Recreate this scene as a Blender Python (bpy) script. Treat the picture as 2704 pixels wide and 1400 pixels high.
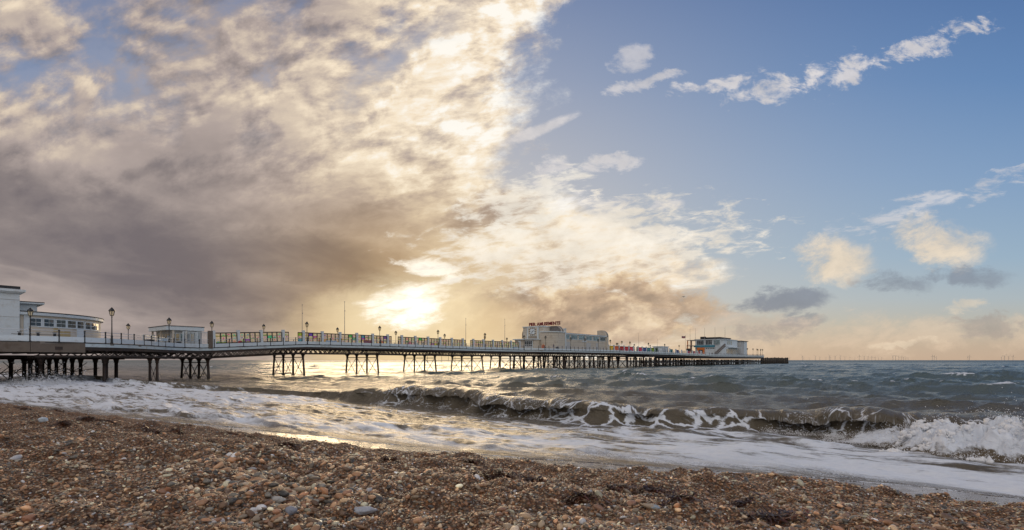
# A seaside pier at sunrise, seen across a shingle beach and breaking surf.
import bpy, bmesh, math, random
import numpy as np
from mathutils import Vector, Matrix, noise as mnoise

for _o in list(bpy.data.objects):
    bpy.data.objects.remove(_o)
scene = bpy.context.scene
COL = scene.collection
R = math.radians
random.seed(7)
rng = np.random.default_rng(7)

# ------------------------------------------------------------------ camera
CAM_Z = 2.75                       # eye height above the mean sea level (z = 0)
cam_data = bpy.data.cameras.new('camera')
cam = bpy.data.objects.new('camera', cam_data)
COL.objects.link(cam)
cam.location = (0, 0, CAM_Z)
cam.rotation_euler = (R(90), 0, 0)
cam_data.sensor_width = 36.0
cam_data.lens = 18.0
cam_data.shift_y = 0.0926
cam_data.clip_start = 0.05
cam_data.clip_end = 60000
scene.camera = cam

SUN_AZ, SUN_EL = -11.0, 6.5        # degrees; azimuth measured from +Y towards +X

# ------------------------------------------------------------- node helper
class Ex:
    """A socket that can be combined with + - * / into math nodes."""
    def __init__(self, nt, s): self.nt, self.s = nt, s
    def _m(self, op, *a, clamp=False):
        n = self.nt.nodes.new('ShaderNodeMath'); n.operation = op; n.use_clamp = clamp
        for i, v in enumerate(a):
            if isinstance(v, Ex): self.nt.links.new(v.s, n.inputs[i])
            else: n.inputs[i].default_value = float(v)
        return Ex(self.nt, n.outputs[0])
    def __add__(self, o): return self._m('ADD', self, o)
    __radd__ = __add__
    def __sub__(self, o): return self._m('SUBTRACT', self, o)
    def __rsub__(self, o): return self._m('SUBTRACT', o, self)
    def __mul__(self, o): return self._m('MULTIPLY', self, o)
    __rmul__ = __mul__
    def __truediv__(self, o): return self._m('DIVIDE', self, o)
    def __pow__(self, o): return self._m('POWER', self, o)
    def max(self, o): return self._m('MAXIMUM', self, o)
    def min(self, o): return self._m('MINIMUM', self, o)
    def abs(self): return self._m('ABSOLUTE', self)
    def exp(self): return self._m('EXPONENT', self)
    def sin(self): return self._m('SINE', self)
    def clamp(self): return self._m('ADD', self, 0.0, clamp=True)
    def sm(self, a, b, lo=0.0, hi=1.0):
        n = self.nt.nodes.new('ShaderNodeMapRange'); n.interpolation_type = 'SMOOTHSTEP'
        self.nt.links.new(self.s, n.inputs[0])
        for i, v in enumerate((a, b, lo, hi)): n.inputs[i + 1].default_value = v
        return Ex(self.nt, n.outputs[0])

class NT:
    def __init__(self, nt): self.nt = nt
    def new(self, t): return self.nt.nodes.new(t)
    def link(self, a, b): self.nt.links.new(a.s if isinstance(a, Ex) else a, b)
    def vec(self, x, y, z):
        n = self.new('ShaderNodeCombineXYZ')
        for i, v in enumerate((x, y, z)):
            if isinstance(v, Ex): self.link(v, n.inputs[i])
            else: n.inputs[i].default_value = v
        return n.outputs[0]
    def sep(self, v):
        n = self.new('ShaderNodeSeparateXYZ'); self.link(v, n.inputs[0])
        return [Ex(self.nt, o) for o in n.outputs]
    def noise(self, v, scale, detail=5, rough=.55, dist=0.0, out=0, lac=2.0, dims='3D'):
        n = self.new('ShaderNodeTexNoise'); n.noise_dimensions = dims
        if v is not None: self.link(v, n.inputs['Vector'])
        n.inputs['Scale'].default_value = scale; n.inputs['Detail'].default_value = detail
        n.inputs['Roughness'].default_value = rough; n.inputs['Distortion'].default_value = dist
        n.inputs['Lacunarity'].default_value = lac
        return Ex(self.nt, n.outputs[out])
    def voronoi(self, v, scale, feature='F1', out=0, rand=1.0):
        n = self.new('ShaderNodeTexVoronoi'); n.feature = feature
        if v is not None: self.link(v, n.inputs['Vector'])
        n.inputs['Scale'].default_value = scale
        n.inputs['Randomness'].default_value = rand
        return Ex(self.nt, n.outputs[out])
    def ramp(self, f, stops, interp='LINEAR'):
        n = self.new('ShaderNodeValToRGB'); cr = n.color_ramp; cr.interpolation = interp
        while len(cr.elements) > 1: cr.elements.remove(cr.elements[-1])
        first = True
        for p, c in stops:
            e = cr.elements[0] if first else cr.elements.new(p)
            first = False
            e.position = p
            e.color = (*c, 1) if not isinstance(c, (int, float)) else (c, c, c, 1)
        self.link(f, n.inputs[0])
        return n.outputs[0]
    def mix(self, f, a, b, blend='MIX'):
        n = self.new('ShaderNodeMix'); n.data_type = 'RGBA'; n.blend_type = blend
        n.clamp_factor = True
        if isinstance(f, Ex): self.link(f, n.inputs[0])
        else: n.inputs[0].default_value = f
        for i, c in ((6, a), (7, b)):
            if isinstance(c, (tuple, list)): n.inputs[i].default_value = (*c, 1)
            else: self.link(c, n.inputs[i])
        return n.outputs[2]
    def attr(self, name, kind='GEOMETRY', out=2):
        n = self.new('ShaderNodeAttribute'); n.attribute_name = name; n.attribute_type = kind
        return Ex(self.nt, n.outputs[out])
    def ex(self, s): return Ex(self.nt, s)

def lin(r, g, b):
    """sRGB 0-255 to linear."""
    f = lambda c: (c / 255) / 12.92 if c <= 10.31 else ((c / 255 + .055) / 1.055) ** 2.4
    return (f(r), f(g), f(b))

# --------------------------------------------------------------- world sky
world = bpy.data.worlds.new('World')
scene.world = world
world.use_nodes = True
wt = world.node_tree
wt.nodes.clear()
W = NT(wt)
tc = W.new('ShaderNodeTexCoord')
dvec = tc.outputs['Generated']
dx, dy, dz = W.sep(dvec)
front = dy.max(0.16)
U = dx / front                      # direction tangents, right and up of due ahead
V = dz / front
UV = W.vec(U, V, 0.0)
el = dz.max(0.0)
# the clouds lie on a high flat layer; rows run towards the sunrise
cz = el + 0.16
ca, sa = math.cos(R(14)), math.sin(R(14))
PX = (dx * ca + dy * sa) / cz       # across the rows
PY = (dy * ca - dx * sa) / cz       # along the rows
def nz(v, scale, detail, rough, dist=0.0, k=3.2):
    """Noise centred on 0, roughly -1 to 1."""
    return (W.noise(v, scale, detail, rough, dist) - .5) * k
warp = nz(W.vec(PX, PY, 3.1), 0.8, 2, .5)
wv = PX + warp * .30
n_row = nz(W.vec(wv, PY * .40, 0.0), 1.0, 4, .5, k=4.0)                   # long soft rows
n_mid = nz(W.vec(wv, PY * .70, 5.0), 2.3, 5, .56, .2, k=5.0)              # clumps in the layer
def crisp(x): return x.sm(-.55, .55, -.5, .5)
cu_, cv_ = U + V * .25 + warp * .02, V * 1.45 - U * .38 + warp * .015
n_clump = nz(W.vec(cu_, cv_, 1.0), 5.2, 6, .58, .12, k=5.0)                     # rounded clumps
n_clump2 = nz(W.vec(cu_ + .016, cv_ + .030, 1.0), 5.2, 6, .58, .12, k=5.0)      # the same, shifted to the light
relief = crisp(n_clump) - crisp(n_clump2)                                      # lit rims, shaded flanks
n_fine = nz(W.vec(U * 1.0 + V * .45, V * 1.7 - U * .45, 2.0), 9.0, 6, .66, .25, k=6.0)   # ragged tufts
n_wisp = nz(W.vec(U - V * .9, V * 2.2 + U * .5, 9.0), 8.0, 6, .68, .5, k=6.0)
n_puff = nz(W.vec(U - V * .3, V * 1.7 + U * .3, 6.0), 17.0, 5, .64, .3, k=6.0)   # small broken tufts
Uw, Vw = U + n_fine * .016, V + n_wisp * .010

sdir = Vector((math.sin(R(SUN_AZ)) * math.cos(R(SUN_EL)), math.cos(R(SUN_AZ)) * math.cos(R(SUN_EL)), math.sin(R(SUN_EL))))
sU, sV = sdir.x / sdir.y, sdir.z / sdir.y
def px2uv(px, py): return (px - 1352) / 1352, (950.5 - py) / 1352

def blob(cx, cy, rx, ry, rot=0.0, uu=Uw, vv=Vw):
    """1 at the middle of an ellipse of directions, falling to 0 at its rim."""
    u0, v0 = px2uv(cx, cy)
    c, s = math.cos(R(rot)), math.sin(R(rot))
    du, dv = uu - u0, vv - v0
    a = (du * c + dv * s) * (1352 / rx)
    b = (dv * c - du * s) * (1352 / ry)
    return 1.0 - (a * a + b * b)

# clear sky: physical sky, warmed and paled towards the horizon by sea haze
sky = W.new('ShaderNodeTexSky')
sky.sky_type = 'NISHITA'; sky.sun_disc = False
sky.sun_elevation = R(SUN_EL); sky.sun_rotation = R(SUN_AZ)
sky.altitude = 0; sky.air_density = 1.0; sky.dust_density = 1.0; sky.ozone_density = 2.0
SKY_STRENGTH = 0.10
haze_col = W.ramp(V, [(0.0, lin(208, 182, 160)), (.03, lin(202, 182, 164)), (.07, lin(192, 188, 180)), (.12, lin(178, 190, 200)), (.2, lin(158, 184, 208)),
                      (.36, lin(134, 166, 205)), (.55, lin(103, 142, 193)), (.75, lin(84, 120, 175)), (1.0, lin(66, 104, 165))])
sk = W.new('ShaderNodeVectorMath'); sk.operation = 'SCALE'; sk.inputs[3].default_value = SKY_STRENGTH
wt.links.new(sky.outputs[0], sk.inputs[0])
clear = W.mix(0.78, sk.outputs[0], haze_col)

# sun glow seen through thin cloud
du, dv = U - sU, (V - sV) * 1.25
r2 = du * du + dv * dv
glow_w = (r2 * -2.2).exp()          # very wide warm spread
glow_m = (r2 * -13.0).exp()
glow_s = (r2 * -190.0).exp()
clear = W.mix(glow_w * .55, clear, lin(226, 205, 178))

# --- main bank: left of an uneven border that leans away to the upper right
ub = W.new('ShaderNodeFloatCurve')
cv = ub.mapping.curves[0]
pts = [(0, .62), (.07, .66), (.12, .66), (.17, .70), (.225, .645), (.26, .635), (.30, .565), (.34, .515), (.385, .505), (.415, .515), (.45, .505), (.53, .51), (.62, .525), (.70, .55), (1, .64)]
cv.points[0].location = pts[0]; cv.points[1].location = pts[-1]
for p in pts[1:-1]: cv.points.new(*p)
ub.mapping.update()
W.link(V.clamp(), ub.inputs[1])
Ub = (W.ex(ub.outputs[0]) - .5) * 2.0
edge = Ub - U + n_mid * .055 + n_fine * .045
cov = (edge + crisp(n_clump) * .035).sm(-.045, .08)
# broken, blue-showing top left
hole = V.sm(.36, .58) * U.sm(-.02, -.24) * (n_clump * .7 + n_mid * .35 + n_fine * .15).sm(.25, -.50)
cov = cov * (1.0 - hole * .72)

# brightness of the bank: dim far left, bright where it thins and near the sun
thin = edge.sm(.70, .06)
L = .255 + thin * .50 + glow_w * .10 + V.sm(.2, .7) * .05
n_rip = nz(W.vec(U * 1.3 + V * 1.1, V * 4.2 - U * .8, 4.0), 13.0, 4, .62, .35, k=6.0)    # small ripples
lump = V.sm(.22, .50) * .75 + thin * .45 + .10
L = L + n_row * .22 + n_mid * (.085 + lump * .05) + crisp(n_clump) * lump * .12 + relief * lump * .32 + n_fine * (.012 + thin * .08) + n_rip * (.008 + thin * .11)
dark = blob(300, 640, 1000, 200, -16).max(0.0) * .10 + blob(120, 520, 800, 110, -24).max(0.0) * .14 + blob(860, 690, 330, 80, -10).max(0.0) * .24 + blob(1300, 560, 170, 60, 16).max(0.0) * .30 + blob(1050, 540, 230, 110, -10).max(0.0) * .16
L = L - dark
L = (L.max(.06) * .7 + L * .3).clamp()
bank = W.ramp(L, [(0.0, lin(108, 101, 106)), (.2, lin(139, 129, 128)), (.42, lin(178, 164, 158)), (.62, lin(216, 199, 180)), (.8, lin(246, 228, 202)), (1.0, lin(255, 250, 240))])
gold = W.mix(glow_m * .85, bank, W.ramp(L, [(0.0, lin(160, 132, 98)), (.3, lin(194, 162, 118)), (.6, lin(230, 202, 156)), (.85, lin(255, 242, 214)), (1.0, (1.15, 1.1, 1.0))]))
col = W.mix(cov, clear, gold)

# --- low bank right of the sun
lb = blob(1480, 836, 430, 96, 3).max(blob(1640, 778, 145, 72, 0)) + n_fine * .35 + crisp(n_clump) * .5
lowc = W.ramp(.44 + n_fine * .12 + n_wisp * .09 + relief * .5 + (V - .11) * 1.6 + glow_m * .16, [(.12, lin(160, 138, 118)), (.42, lin(194, 166, 138)), (.68, lin(230, 204, 168)), (1.0, lin(252, 238, 212))])
col = W.mix(lb.sm(.0, .45) * .90, col, lowc)

# --- ragged opening with the hidden sun
spill = blob(1080, 885, 420, 150, 0).sm(.0, 1.0)
col = W.mix(spill * .75, col, lin(246, 218, 168))
nb = n_rip * .45 + n_wisp * .40 + n_mid * .30
o1 = (blob(1075, 806, 128, 60, 8) + nb * .8).sm(-.3, 1.3)
o2 = (blob(1145, 708, 105, 28, -10) + nb * .8).sm(-.1, 1.2)
halo = blob(1075, 812, 250, 110, 6).sm(-.2, 1.0)
col = W.mix(halo * .42, col, lin(255, 238, 200))
col = W.mix((o1 + o2 * .75).clamp(), col, (1.35, 1.28, 1.12))

# --- bright broken cloud added out of view, overhead and behind, to lift fill light
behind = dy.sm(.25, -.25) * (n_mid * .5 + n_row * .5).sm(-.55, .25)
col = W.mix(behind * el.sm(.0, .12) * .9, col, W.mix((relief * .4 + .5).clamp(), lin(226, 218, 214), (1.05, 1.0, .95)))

# --- broken high cloud on the blue side
def puff(shape, noise_amt, lo, hi, amount, c, nzs=None):
    global col
    nzs = n_fine if nzs is None else nzs
    m = (shape.max(-1.5) + nzs * noise_amt).sm(lo, hi)
    shade = W.mix((n_fine * .35 + relief * .25 + .6).clamp(), tuple(v * .74 for v in c), tuple(v * 1.04 for v in c))
    col = W.mix(m * amount, col, shade)
white, cream, grey = lin(232, 226, 224), lin(244, 224, 196), lin(128, 134, 148)
puff(blob(1665, 152, 62, 50, 20), .55, .0, 1.1, .55, white, n_puff)
puff(blob(1700, 218, 120, 22, 17), .5, -.1, .9, .65, white, n_puff)
puff(blob(1900, 222, 140, 28, 11).max(blob(2040, 236, 150, 44, 16)), .85, .2, 1.35, .80, white, n_puff)
puff(blob(2200, 195, 130, 62, 14).max(blob(2450, 118, 210, 44, 22)), .95, .3, 1.45, .80, white, n_puff)
puff(blob(1630, 432, 105, 28, 4).max(blob(1455, 443, 60, 34, 18)).max(blob(1440, 485, 70, 16, 4)), .7, .05, 1.1, .7, white, n_puff)
puff(blob(1560, 545, 130, 40, 6), .8, .1, 1.3, .6, white, n_rip)
puff(blob(1745, 545, 70, 20, 8), .6, .0, .8, .65, white)
puff(blob(2440, 545, 360, 40, 16).max(blob(2670, 455, 110, 20, 14)), .8, .25, 1.5, .55, white, n_rip)
puff(blob(1540, 640, 440, 115, 5), .85, -.2, 1.2, .85, lin(250, 240, 224), n_rip + n_wisp * .5)
puff(blob(1380, 530, 190, 80, 14), .8, -.1, 1.2, .75, lin(252, 244, 230), n_rip + n_puff * .4)
puff(blob(1420, 345, 130, 20, 22, U, V), .35, .0, .8, .7, white)
puff(blob(1990, 855, 150, 44, 3), .7, .0, .9, .6, lin(206, 190, 174))
puff(blob(2205, 690, 130, 66, -4), .62, -.1, 1.2, .80, cream)
puff(blob(2470, 640, 155, 68, -8), .62, -.1, 1.2, .80, cream)
puff(blob(2065, 797, 155, 36, 3), .6, .0, 1.0, .75, grey)
puff(blob(2370, 747, 115, 34, -4).max(blob(2560, 730, 130, 36, 2)), .65, .0, 1.15, .62, grey)
puff(blob(2120, 844, 80, 20, 3), .5, .05, .75, .5, grey)
puff(blob(2350, 880, 700, 60, 0), .9, -.1, 1.4, .45, lin(234, 208, 180))
puff(blob(2040, 870, 130, 34, 4).max(blob(2600, 860, 120, 40, 0)), .7, .1, 1.0, .55, lin(178, 166, 158), n_puff)
puff(blob(2550, 810, 60, 22, 6).max(blob(2380, 905, 120, 14, 2)), .6, .0, 1.0, .5, cream, n_puff)

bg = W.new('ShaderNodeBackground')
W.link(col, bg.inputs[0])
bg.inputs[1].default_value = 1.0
wo = W.new('ShaderNodeOutputWorld')
wt.links.new(bg.outputs[0], wo.inputs[0])
world.cycles.sampling_method = 'MANUAL'
world.cycles.sample_map_resolution = 512

# --------------------------------------------------------------------- sun
sun_data = bpy.data.lights.new('sun', 'SUN')
sun_data.energy = 1.0
sun_data.angle = R(30)             # veiled by thin cloud
sun_data.color = (1.0, .74, .44)
sun = bpy.data.objects.new('sun', sun_data)
COL.objects.link(sun)
sun.rotation_euler = (-sdir).to_track_quat('-Z', 'Y').to_euler()

vs = scene.view_settings
vs.view_transform = 'Standard'; vs.look = 'None'; vs.exposure = 0.0; vs.gamma = 1.0
vs.use_curve_mapping = False
scene.cycles.use_denoising = True
scene.cycles.use_adaptive_sampling = True
scene.cycles.adaptive_threshold = .01
scene.cycles.adaptive_min_samples = 12
scene.cycles.max_bounces = 6
scene.cycles.transparent_max_bounces = 12
scene.cycles.caustics_reflective = False
scene.cycles.caustics_refractive = False

# ------------------------------------------------------------ mesh helpers
def mat_new(name):
    m = bpy.data.materials.new(name); m.use_nodes = True
    nt = m.node_tree
    b = nt.nodes.get('Principled BSDF')
    return m, NT(nt), b

def simple_mat(name, col, rough=.6, metal=0.0, var=.12, scale=6.0, bump=.0, spec=.5, dirt=None, dirt_amt=.35, dirt_scale=2.2):
    """A painted or weathered surface: base colour with grain, wear and a little relief."""
    m, n, b = mat_new(name)
    tcn = n.new('ShaderNodeTexCoord')
    g = n.noise(tcn.outputs['Object'], scale, 6, .6)
    c = n.mix((g - .5) * 3.0 * var + .5, tuple(v * (1 - var * 1.6) for v in col), tuple(min(1, v * (1 + var)) for v in col))
    if dirt:
        d = n.noise(tcn.outputs['Object'], dirt_scale, 8, .68)
        c = n.mix(d.sm(.50, .70) * dirt_amt, c, dirt)
    n.link(c, b.inputs['Base Color'])
    n.link((g - .5) * .5 + rough, b.inputs['Roughness'])
    b.inputs['Metallic'].default_value = metal
    b.inputs['Specular IOR Level'].default_value = spec
    if bump:
        bp = n.new('ShaderNodeBump'); bp.inputs['Strength'].default_value = bump; bp.inputs['Distance'].default_value = .02
        n.link(g, bp.inputs['Height']); n.link(bp.outputs[0], b.inputs['Normal'])
    return m

def obj_from(name, verts, faces, mat, parent=None, loc=(0, 0, 0), rotz=0.0, smooth=False):
    me = bpy.data.meshes.new(name)
    me.from_pydata([tuple(v) for v in verts], [], faces)
    if smooth: me.shade_smooth()
    return link_mesh(name, me, mat, parent, loc, rotz)

def link_mesh(name, me, mat, parent=None, loc=(0, 0, 0), rotz=0.0):
    if mat is not None and len(me.materials) == 0: me.materials.append(mat)
    o = bpy.data.objects.new(name, me)
    COL.objects.link(o)
    o.location = loc; o.rotation_euler = (0, 0, rotz)
    if parent is not None: o.parent = parent
    return o

def grid_mesh(name, X, Y, Z, keep=None, attrs=None, smooth=True):
    """X, Y, Z: 2-D arrays -> one quad mesh (numpy speed)."""
    nr, nc = X.shape
    co = np.stack([X, Y, Z], -1).reshape(-1, 3).astype(np.float32)
    i = np.arange(nr * nc).reshape(nr, nc)
    q = np.stack([i[:-1, :-1], i[:-1, 1:], i[1:, 1:], i[1:, :-1]], -1).reshape(-1, 4)
    if keep is not None:
        q = q[keep.reshape(-1)]
    me = bpy.data.meshes.new(name)
    me.vertices.add(len(co)); me.vertices.foreach_set('co', co.ravel())
    me.loops.add(q.size); me.loops.foreach_set('vertex_index', q.ravel().astype(np.int32))
    me.polygons.add(len(q)); me.polygons.foreach_set('loop_start', np.arange(0, q.size, 4, dtype=np.int32))
    me.update(calc_edges=True)
    if smooth: me.polygons.foreach_set('use_smooth', np.ones(len(q), bool))
    for k, v in (attrs or {}).items():
        a = me.attributes.new(k, 'FLOAT', 'POINT'); a.data.foreach_set('value', v.reshape(-1).astype(np.float32))
    return me

def tag(o, label=None, cat=None, group=None, kind=None):
    if label: o['label'] = label
    if cat: o['category'] = cat
    if group: o['group'] = group
    if kind: o['kind'] = kind
    return o

# ------------------------------------------------------- numpy noise field
_perm = np.random.default_rng(3).integers(0, 2 ** 31, 4096)
def _hash(ix, iy, seed):
    h = (ix * 374761393 + iy * 668265263 + seed * 1274126177) & 0x7fffffff
    h = ((h ^ (h >> 13)) * 1103515245 + 12345) & 0x7fffffff
    h = ((h ^ (h >> 11)) * 668265263 + 777) & 0x7fffffff
    return (h & 0xffff) / 65535.0
def vnoise(x, y, seed=0):
    ix, iy = np.floor(x).astype(np.int64), np.floor(y).astype(np.int64)
    fx, fy = x - ix, y - iy
    fx = fx * fx * fx * (fx * (fx * 6 - 15) + 10); fy = fy * fy * fy * (fy * (fy * 6 - 15) + 10)
    a, b = _hash(ix, iy, seed), _hash(ix + 1, iy, seed)
    c, d = _hash(ix, iy + 1, seed), _hash(ix + 1, iy + 1, seed)
    return (a + (b - a) * fx) * (1 - fy) + (c + (d - c) * fx) * fy - .5
def fbm(x, y, oct=4, seed=0, gain=.5):
    s, amp = 0, 1.0
    for k in range(oct):
        s = s + vnoise(x * 2 ** k + 17.3 * k, y * 2 ** k - 9.1 * k, seed + k) * amp
        amp *= gain
    return s
def sstep(x, a, b):
    t = np.clip((x - a) / (b - a), 0, 1); return t * t * (3 - 2 * t)

# ------------------------------------------------- the shore's own compass
# q runs out to sea along the pier, a runs along the shore (to the right)
TH = R(39.0); S_, C_ = math.sin(TH), math.cos(TH)
def qa2xy(q, a): return q * S_ + a * C_, q * C_ - a * S_
def xy2qa(x, y): return x * S_ + y * C_, x * C_ - y * S_
FPX = 1352.0
def q_on(px, a):
    """q of the point of the line a = const that lies in the vertical plane through a bearing."""
    t = (px - 1352) / FPX
    return -a * (t * S_ + C_) / (S_ - t * C_)
def a_on(px, q):
    t = (px - 1352) / FPX
    return q * (t * C_ - S_) / (C_ + t * S_)

# ------------------------------------------------------------------- beach
_ea = np.array([-300, -60, -31.5, -16, -9.2, -5.8, -3.75, -1.6, 1.0, 12, 60, 300])
_eq = np.array([-6.0, 0.5, 3.3, 6.0, 6.8, 7.6, 8.2, 8.9, 9.3, 10.0, 12.0, 20.0])
def edge_q(a): return np.interp(a, _ea, _eq)
EDGE_Z = .80
def beach_z(q, a, detail=True):
    d = edge_q(a) - q                         # metres up the beach from the swash edge
    up = EDGE_Z + .19 * d
    top = 1.98 + .012 * np.clip(d - 6, 0, 200)
    k = .16
    z = -k * np.log(np.exp(-np.clip(up, -5, 9) / k) + np.exp(-top / k))
    z = np.where(d < 0, EDGE_Z + np.maximum(.12 * np.maximum(d, -2.6) + .19 * np.minimum(d + 2.6, 0), -4.0), z)
    if detail:
        w = sstep(d, .3, 2.5)
        x, y = qa2xy(q, a)
        lump = fbm(x * 1.9, y * 1.9, 3, 11) * .11 + fbm(x * .55, y * .55, 2, 21) * .10
        lump = lump + np.abs(fbm(x * 2.4 + 5, y * 2.4, 3, 31)) * .19
        z = z + lump * w + fbm(x * 9, y * 9, 2, 41) * .008
    return z
def ground_at(px, py):
    """Where a sight line of the photograph meets the beach."""
    t, v = (px - 1352) / FPX, (py - 950.5) / FPX
    Z = np.linspace(1.2, 40, 4000)
    q, a = xy2qa(t * Z, Z)
    below = beach_z(q, a) - (CAM_Z - v * Z)
    i = int(np.argmax(below > 0))
    return float(t * Z[i]), float(Z[i]), float(beach_z(q, a)[i])

def wet_terms(n):
    """Wetness of the shingle: high on the wash line, none a stride up the beach."""
    gp = n.new('ShaderNodeNewGeometry')
    X, Y, Zc = n.sep(gp.outputs['Position'])
    wn = n.noise(gp.outputs['Position'], .9, 4, .6)
    wet = (Zc + (wn - .5) * .40).sm(1.16, .86)
    return gp.outputs['Position'], wet

def Zc_film(n):
    gp = n.new('ShaderNodeNewGeometry'); return n.sep(gp.outputs['Position'])[2] + (n.noise(gp.outputs['Position'], 2.0, 4, .6) - .5) * .06
m_beach, n, b = mat_new('shingle_ground')
pos, wet = wet_terms(n)
v1 = n.voronoi(pos, 55, 'F1', 0); v1c = n.new('ShaderNodeTexVoronoi'); v1c.inputs['Scale'].default_value = 55; n.link(pos, v1c.inputs['Vector'])
v2 = n.voronoi(pos, 120, 'F1', 0)
cs = n.sep(v1c.outputs['Color'])
big = n.noise(pos, 1.3, 4, .6)
c1 = n.ramp(cs[0], [(0, lin(64, 46, 34)), (.2, lin(112, 78, 52)), (.4, lin(142, 104, 72)), (.6, lin(120, 98, 80)), (.78, lin(158, 132, 106)), (.9, lin(88, 84, 84)), (1, lin(196, 178, 158))])
c1 = n.mix(1.0, c1, (1.55, 1.50, 1.42), 'MULTIPLY')
c1 = n.mix(v1.sm(.25, .62) * .7, c1, lin(48, 37, 30))  # gaps between grains painted dark, standing in for their shade
c1 = n.mix(big.sm(.42, .62) * .4, c1, lin(206, 180, 156), 'MULTIPLY')
c1 = n.mix(wet * .62, c1, lin(150, 134, 120), 'MULTIPLY')
n.link(c1, b.inputs['Base Color'])
n.link(.82 - wet * .66, b.inputs['Roughness'])
film = Zc_film(n).sm(.84, .74)
n.link(film * .9, b.inputs['Coat Weight']); b.inputs['Coat Roughness'].default_value = .12; b.inputs['Coat IOR'].default_value = 1.4
bp = n.new('ShaderNodeBump'); bp.inputs['Strength'].default_value = .9; bp.inputs['Distance'].default_value = .012
n.link((v1 * -1.0) + (v2 * -.5) + n.noise(pos, 260, 2, .5) * .3, bp.inputs['Height'])
n.link(bp.outputs[0], b.inputs['Normal'])

# one sheet: fine near the eye, coarser away, dipping under the sea
tt = np.concatenate([np.linspace(-6, -1.3, 50)[:-1], np.linspace(-1.3, 1.3, 420), np.linspace(1.3, 6, 50)[1:]])
zz = np.concatenate([np.linspace(.35, 1.4, 14)[:-1], np.geomspace(1.4, 34, 330), np.geomspace(34, 260, 30)[1:]])
T, ZD = np.meshgrid(tt, zz)
BX, BY = T * ZD, ZD
BQ, BA = xy2qa(BX, BY)
BZ = beach_z(BQ, BA)
me = grid_mesh('beach', BX, BY, BZ, keep=((BQ[:-1, :-1] < 16) | (BZ[:-1, :-1] > -2.5)))
beach = link_mesh('beach', me, m_beach)
tag(beach, kind='structure')
# behind the eye the same shingle runs on
gx, gy = np.meshgrid(np.linspace(-60, 60, 90), np.linspace(-40, .36, 50))
gq, ga = xy2qa(gx, gy)
me = grid_mesh('beach_behind', gx, gy, beach_z(gq, ga) - .004)
o = link_mesh('upper_beach', me, m_beach); tag(o, kind='structure')

# ------------------------------------------------------------ loose shingle
m_peb, n, b = mat_new('pebble_stone')
pos, wet = wet_terms(n)
tcn = n.new('ShaderNodeTexCoord')
ta = n.new('ShaderNodeAttribute'); ta.attribute_name = 'tint'; ta.attribute_type = 'INSTANCER'
pn = n.noise(tcn.outputs['Object'], 3.0, 4, .6)
c1 = n.mix(pn.sm(.45, .72) * .45, ta.outputs['Color'], lin(150, 138, 124))
c1 = n.mix(pn.sm(.5, .3) * .35, c1, lin(70, 56, 46))
c1 = n.mix(wet * .75, c1, lin(110, 96, 86), 'MULTIPLY')
n.link(c1, b.inputs['Base Color'])
n.link(.36 - wet * .22 + (pn - .5) * .5, b.inputs['Roughness'])

def pebble_mesh(seed, subdiv, squash=(1, .78, .55), rough=.16):
    bm = bmesh.new()
    bmesh.ops.create_icosphere(bm, subdivisions=subdiv, radius=1)
    off = Vector((seed * 3.7, seed * 1.3, seed * 7.1))
    for v in bm.verts:
        k = 1 + rough * 2 * mnoise.noise(v.co * 1.1 + off) + rough * .6 * mnoise.noise(v.co * 2.7 + off)
        v.co = Vector((v.co.x * squash[0], v.co.y * squash[1], v.co.z * squash[2])) * k
    me = bpy.data.meshes.new('pebble'); bm.to_mesh(me); bm.free()
    me.shade_smooth()
    return me

STONE = np.array([lin(*c) for c in [(146, 98, 60), (170, 122, 82), (122, 84, 56), (98, 70, 50), (182, 146, 110), (150, 128, 108), (128, 112, 100),
                                    (104, 100, 100), (74, 76, 84), (56, 54, 56), (196, 180, 160), (216, 210, 204), (136, 88, 62), (160, 104, 62), (118, 116, 118), (88, 62, 46)]])
_g = STONE.mean(1, keepdims=True)
STONE = (STONE * .66 + _g * .34) * np.array([1.74, 1.68, 1.38])
STONE = np.clip(STONE, 0, .82)
STONE_P = np.array([11, 11, 10, 9, 9, 8, 8, 5, 4, 4, 5, 3, 6, 6, 4, 7.0]); STONE_P /= STONE_P.sum()

def coarse_mask(x, y):
    """Where the sea has left bigger stones."""
    q, a = xy2qa(x, y)
    d = edge_q(a) - q
    px = 1352 + FPX * x / y
    py = 950.5 + FPX * (CAM_Z - beach_z(q, a, False)) / y
    m = np.exp(-(((px - 720) / 260) ** 2 + ((py - 1330) / 105) ** 2)) + .55 * np.exp(-(((px - 520) / 330) ** 2 + ((py - 1230) / 45) ** 2))
    m = m + .85 * sstep(px, 1650, 2250) * sstep(d, .0, .5) * sstep(d, 4.2, 1.5)
    m = m + .75 * np.exp(-((d - .9) / .8) ** 2)
    return np.clip(m + fbm(x * 1.1, y * 1.1, 3, 77) * .7, 0, 1)

def patch_mask(x, y):
    q, a = xy2qa(x, y)
    px = 1352 + FPX * x / y; py = 950.5 + FPX * (CAM_Z - beach_z(q, a, False)) / y
    return np.exp(-(((px - 720) / 250) ** 2 + ((py - 1335) / 95) ** 2))
def scatter(count, zmin, zmax, rfun, seed, accept=None, power=1.0):
    r = np.random.default_rng(seed)
    t = r.uniform(-1.16, 1.16, count)
    Z = zmin * (zmax / zmin) ** (r.random(count) ** power)
    x, y = t * Z, Z
    q, a = xy2qa(x, y)
    d = edge_q(a) - q
    ok = d > -.10 + r.normal(0, .16, count) - r.exponential(.55, count) * (r.random(count) < .07)
    if accept is not None: ok &= r.random(count) < accept(x, y)
    x, y, q, a = x[ok], y[ok], q[ok], a[ok]
    rad = rfun(r, x, y)
    z = beach_z(q, a) + rad * .18
    return np.stack([x, y, z], -1), rad, STONE[r.choice(len(STONE), len(x), p=STONE_P)] * np.exp(r.normal(-.12, .38, (len(x), 1))), r

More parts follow.
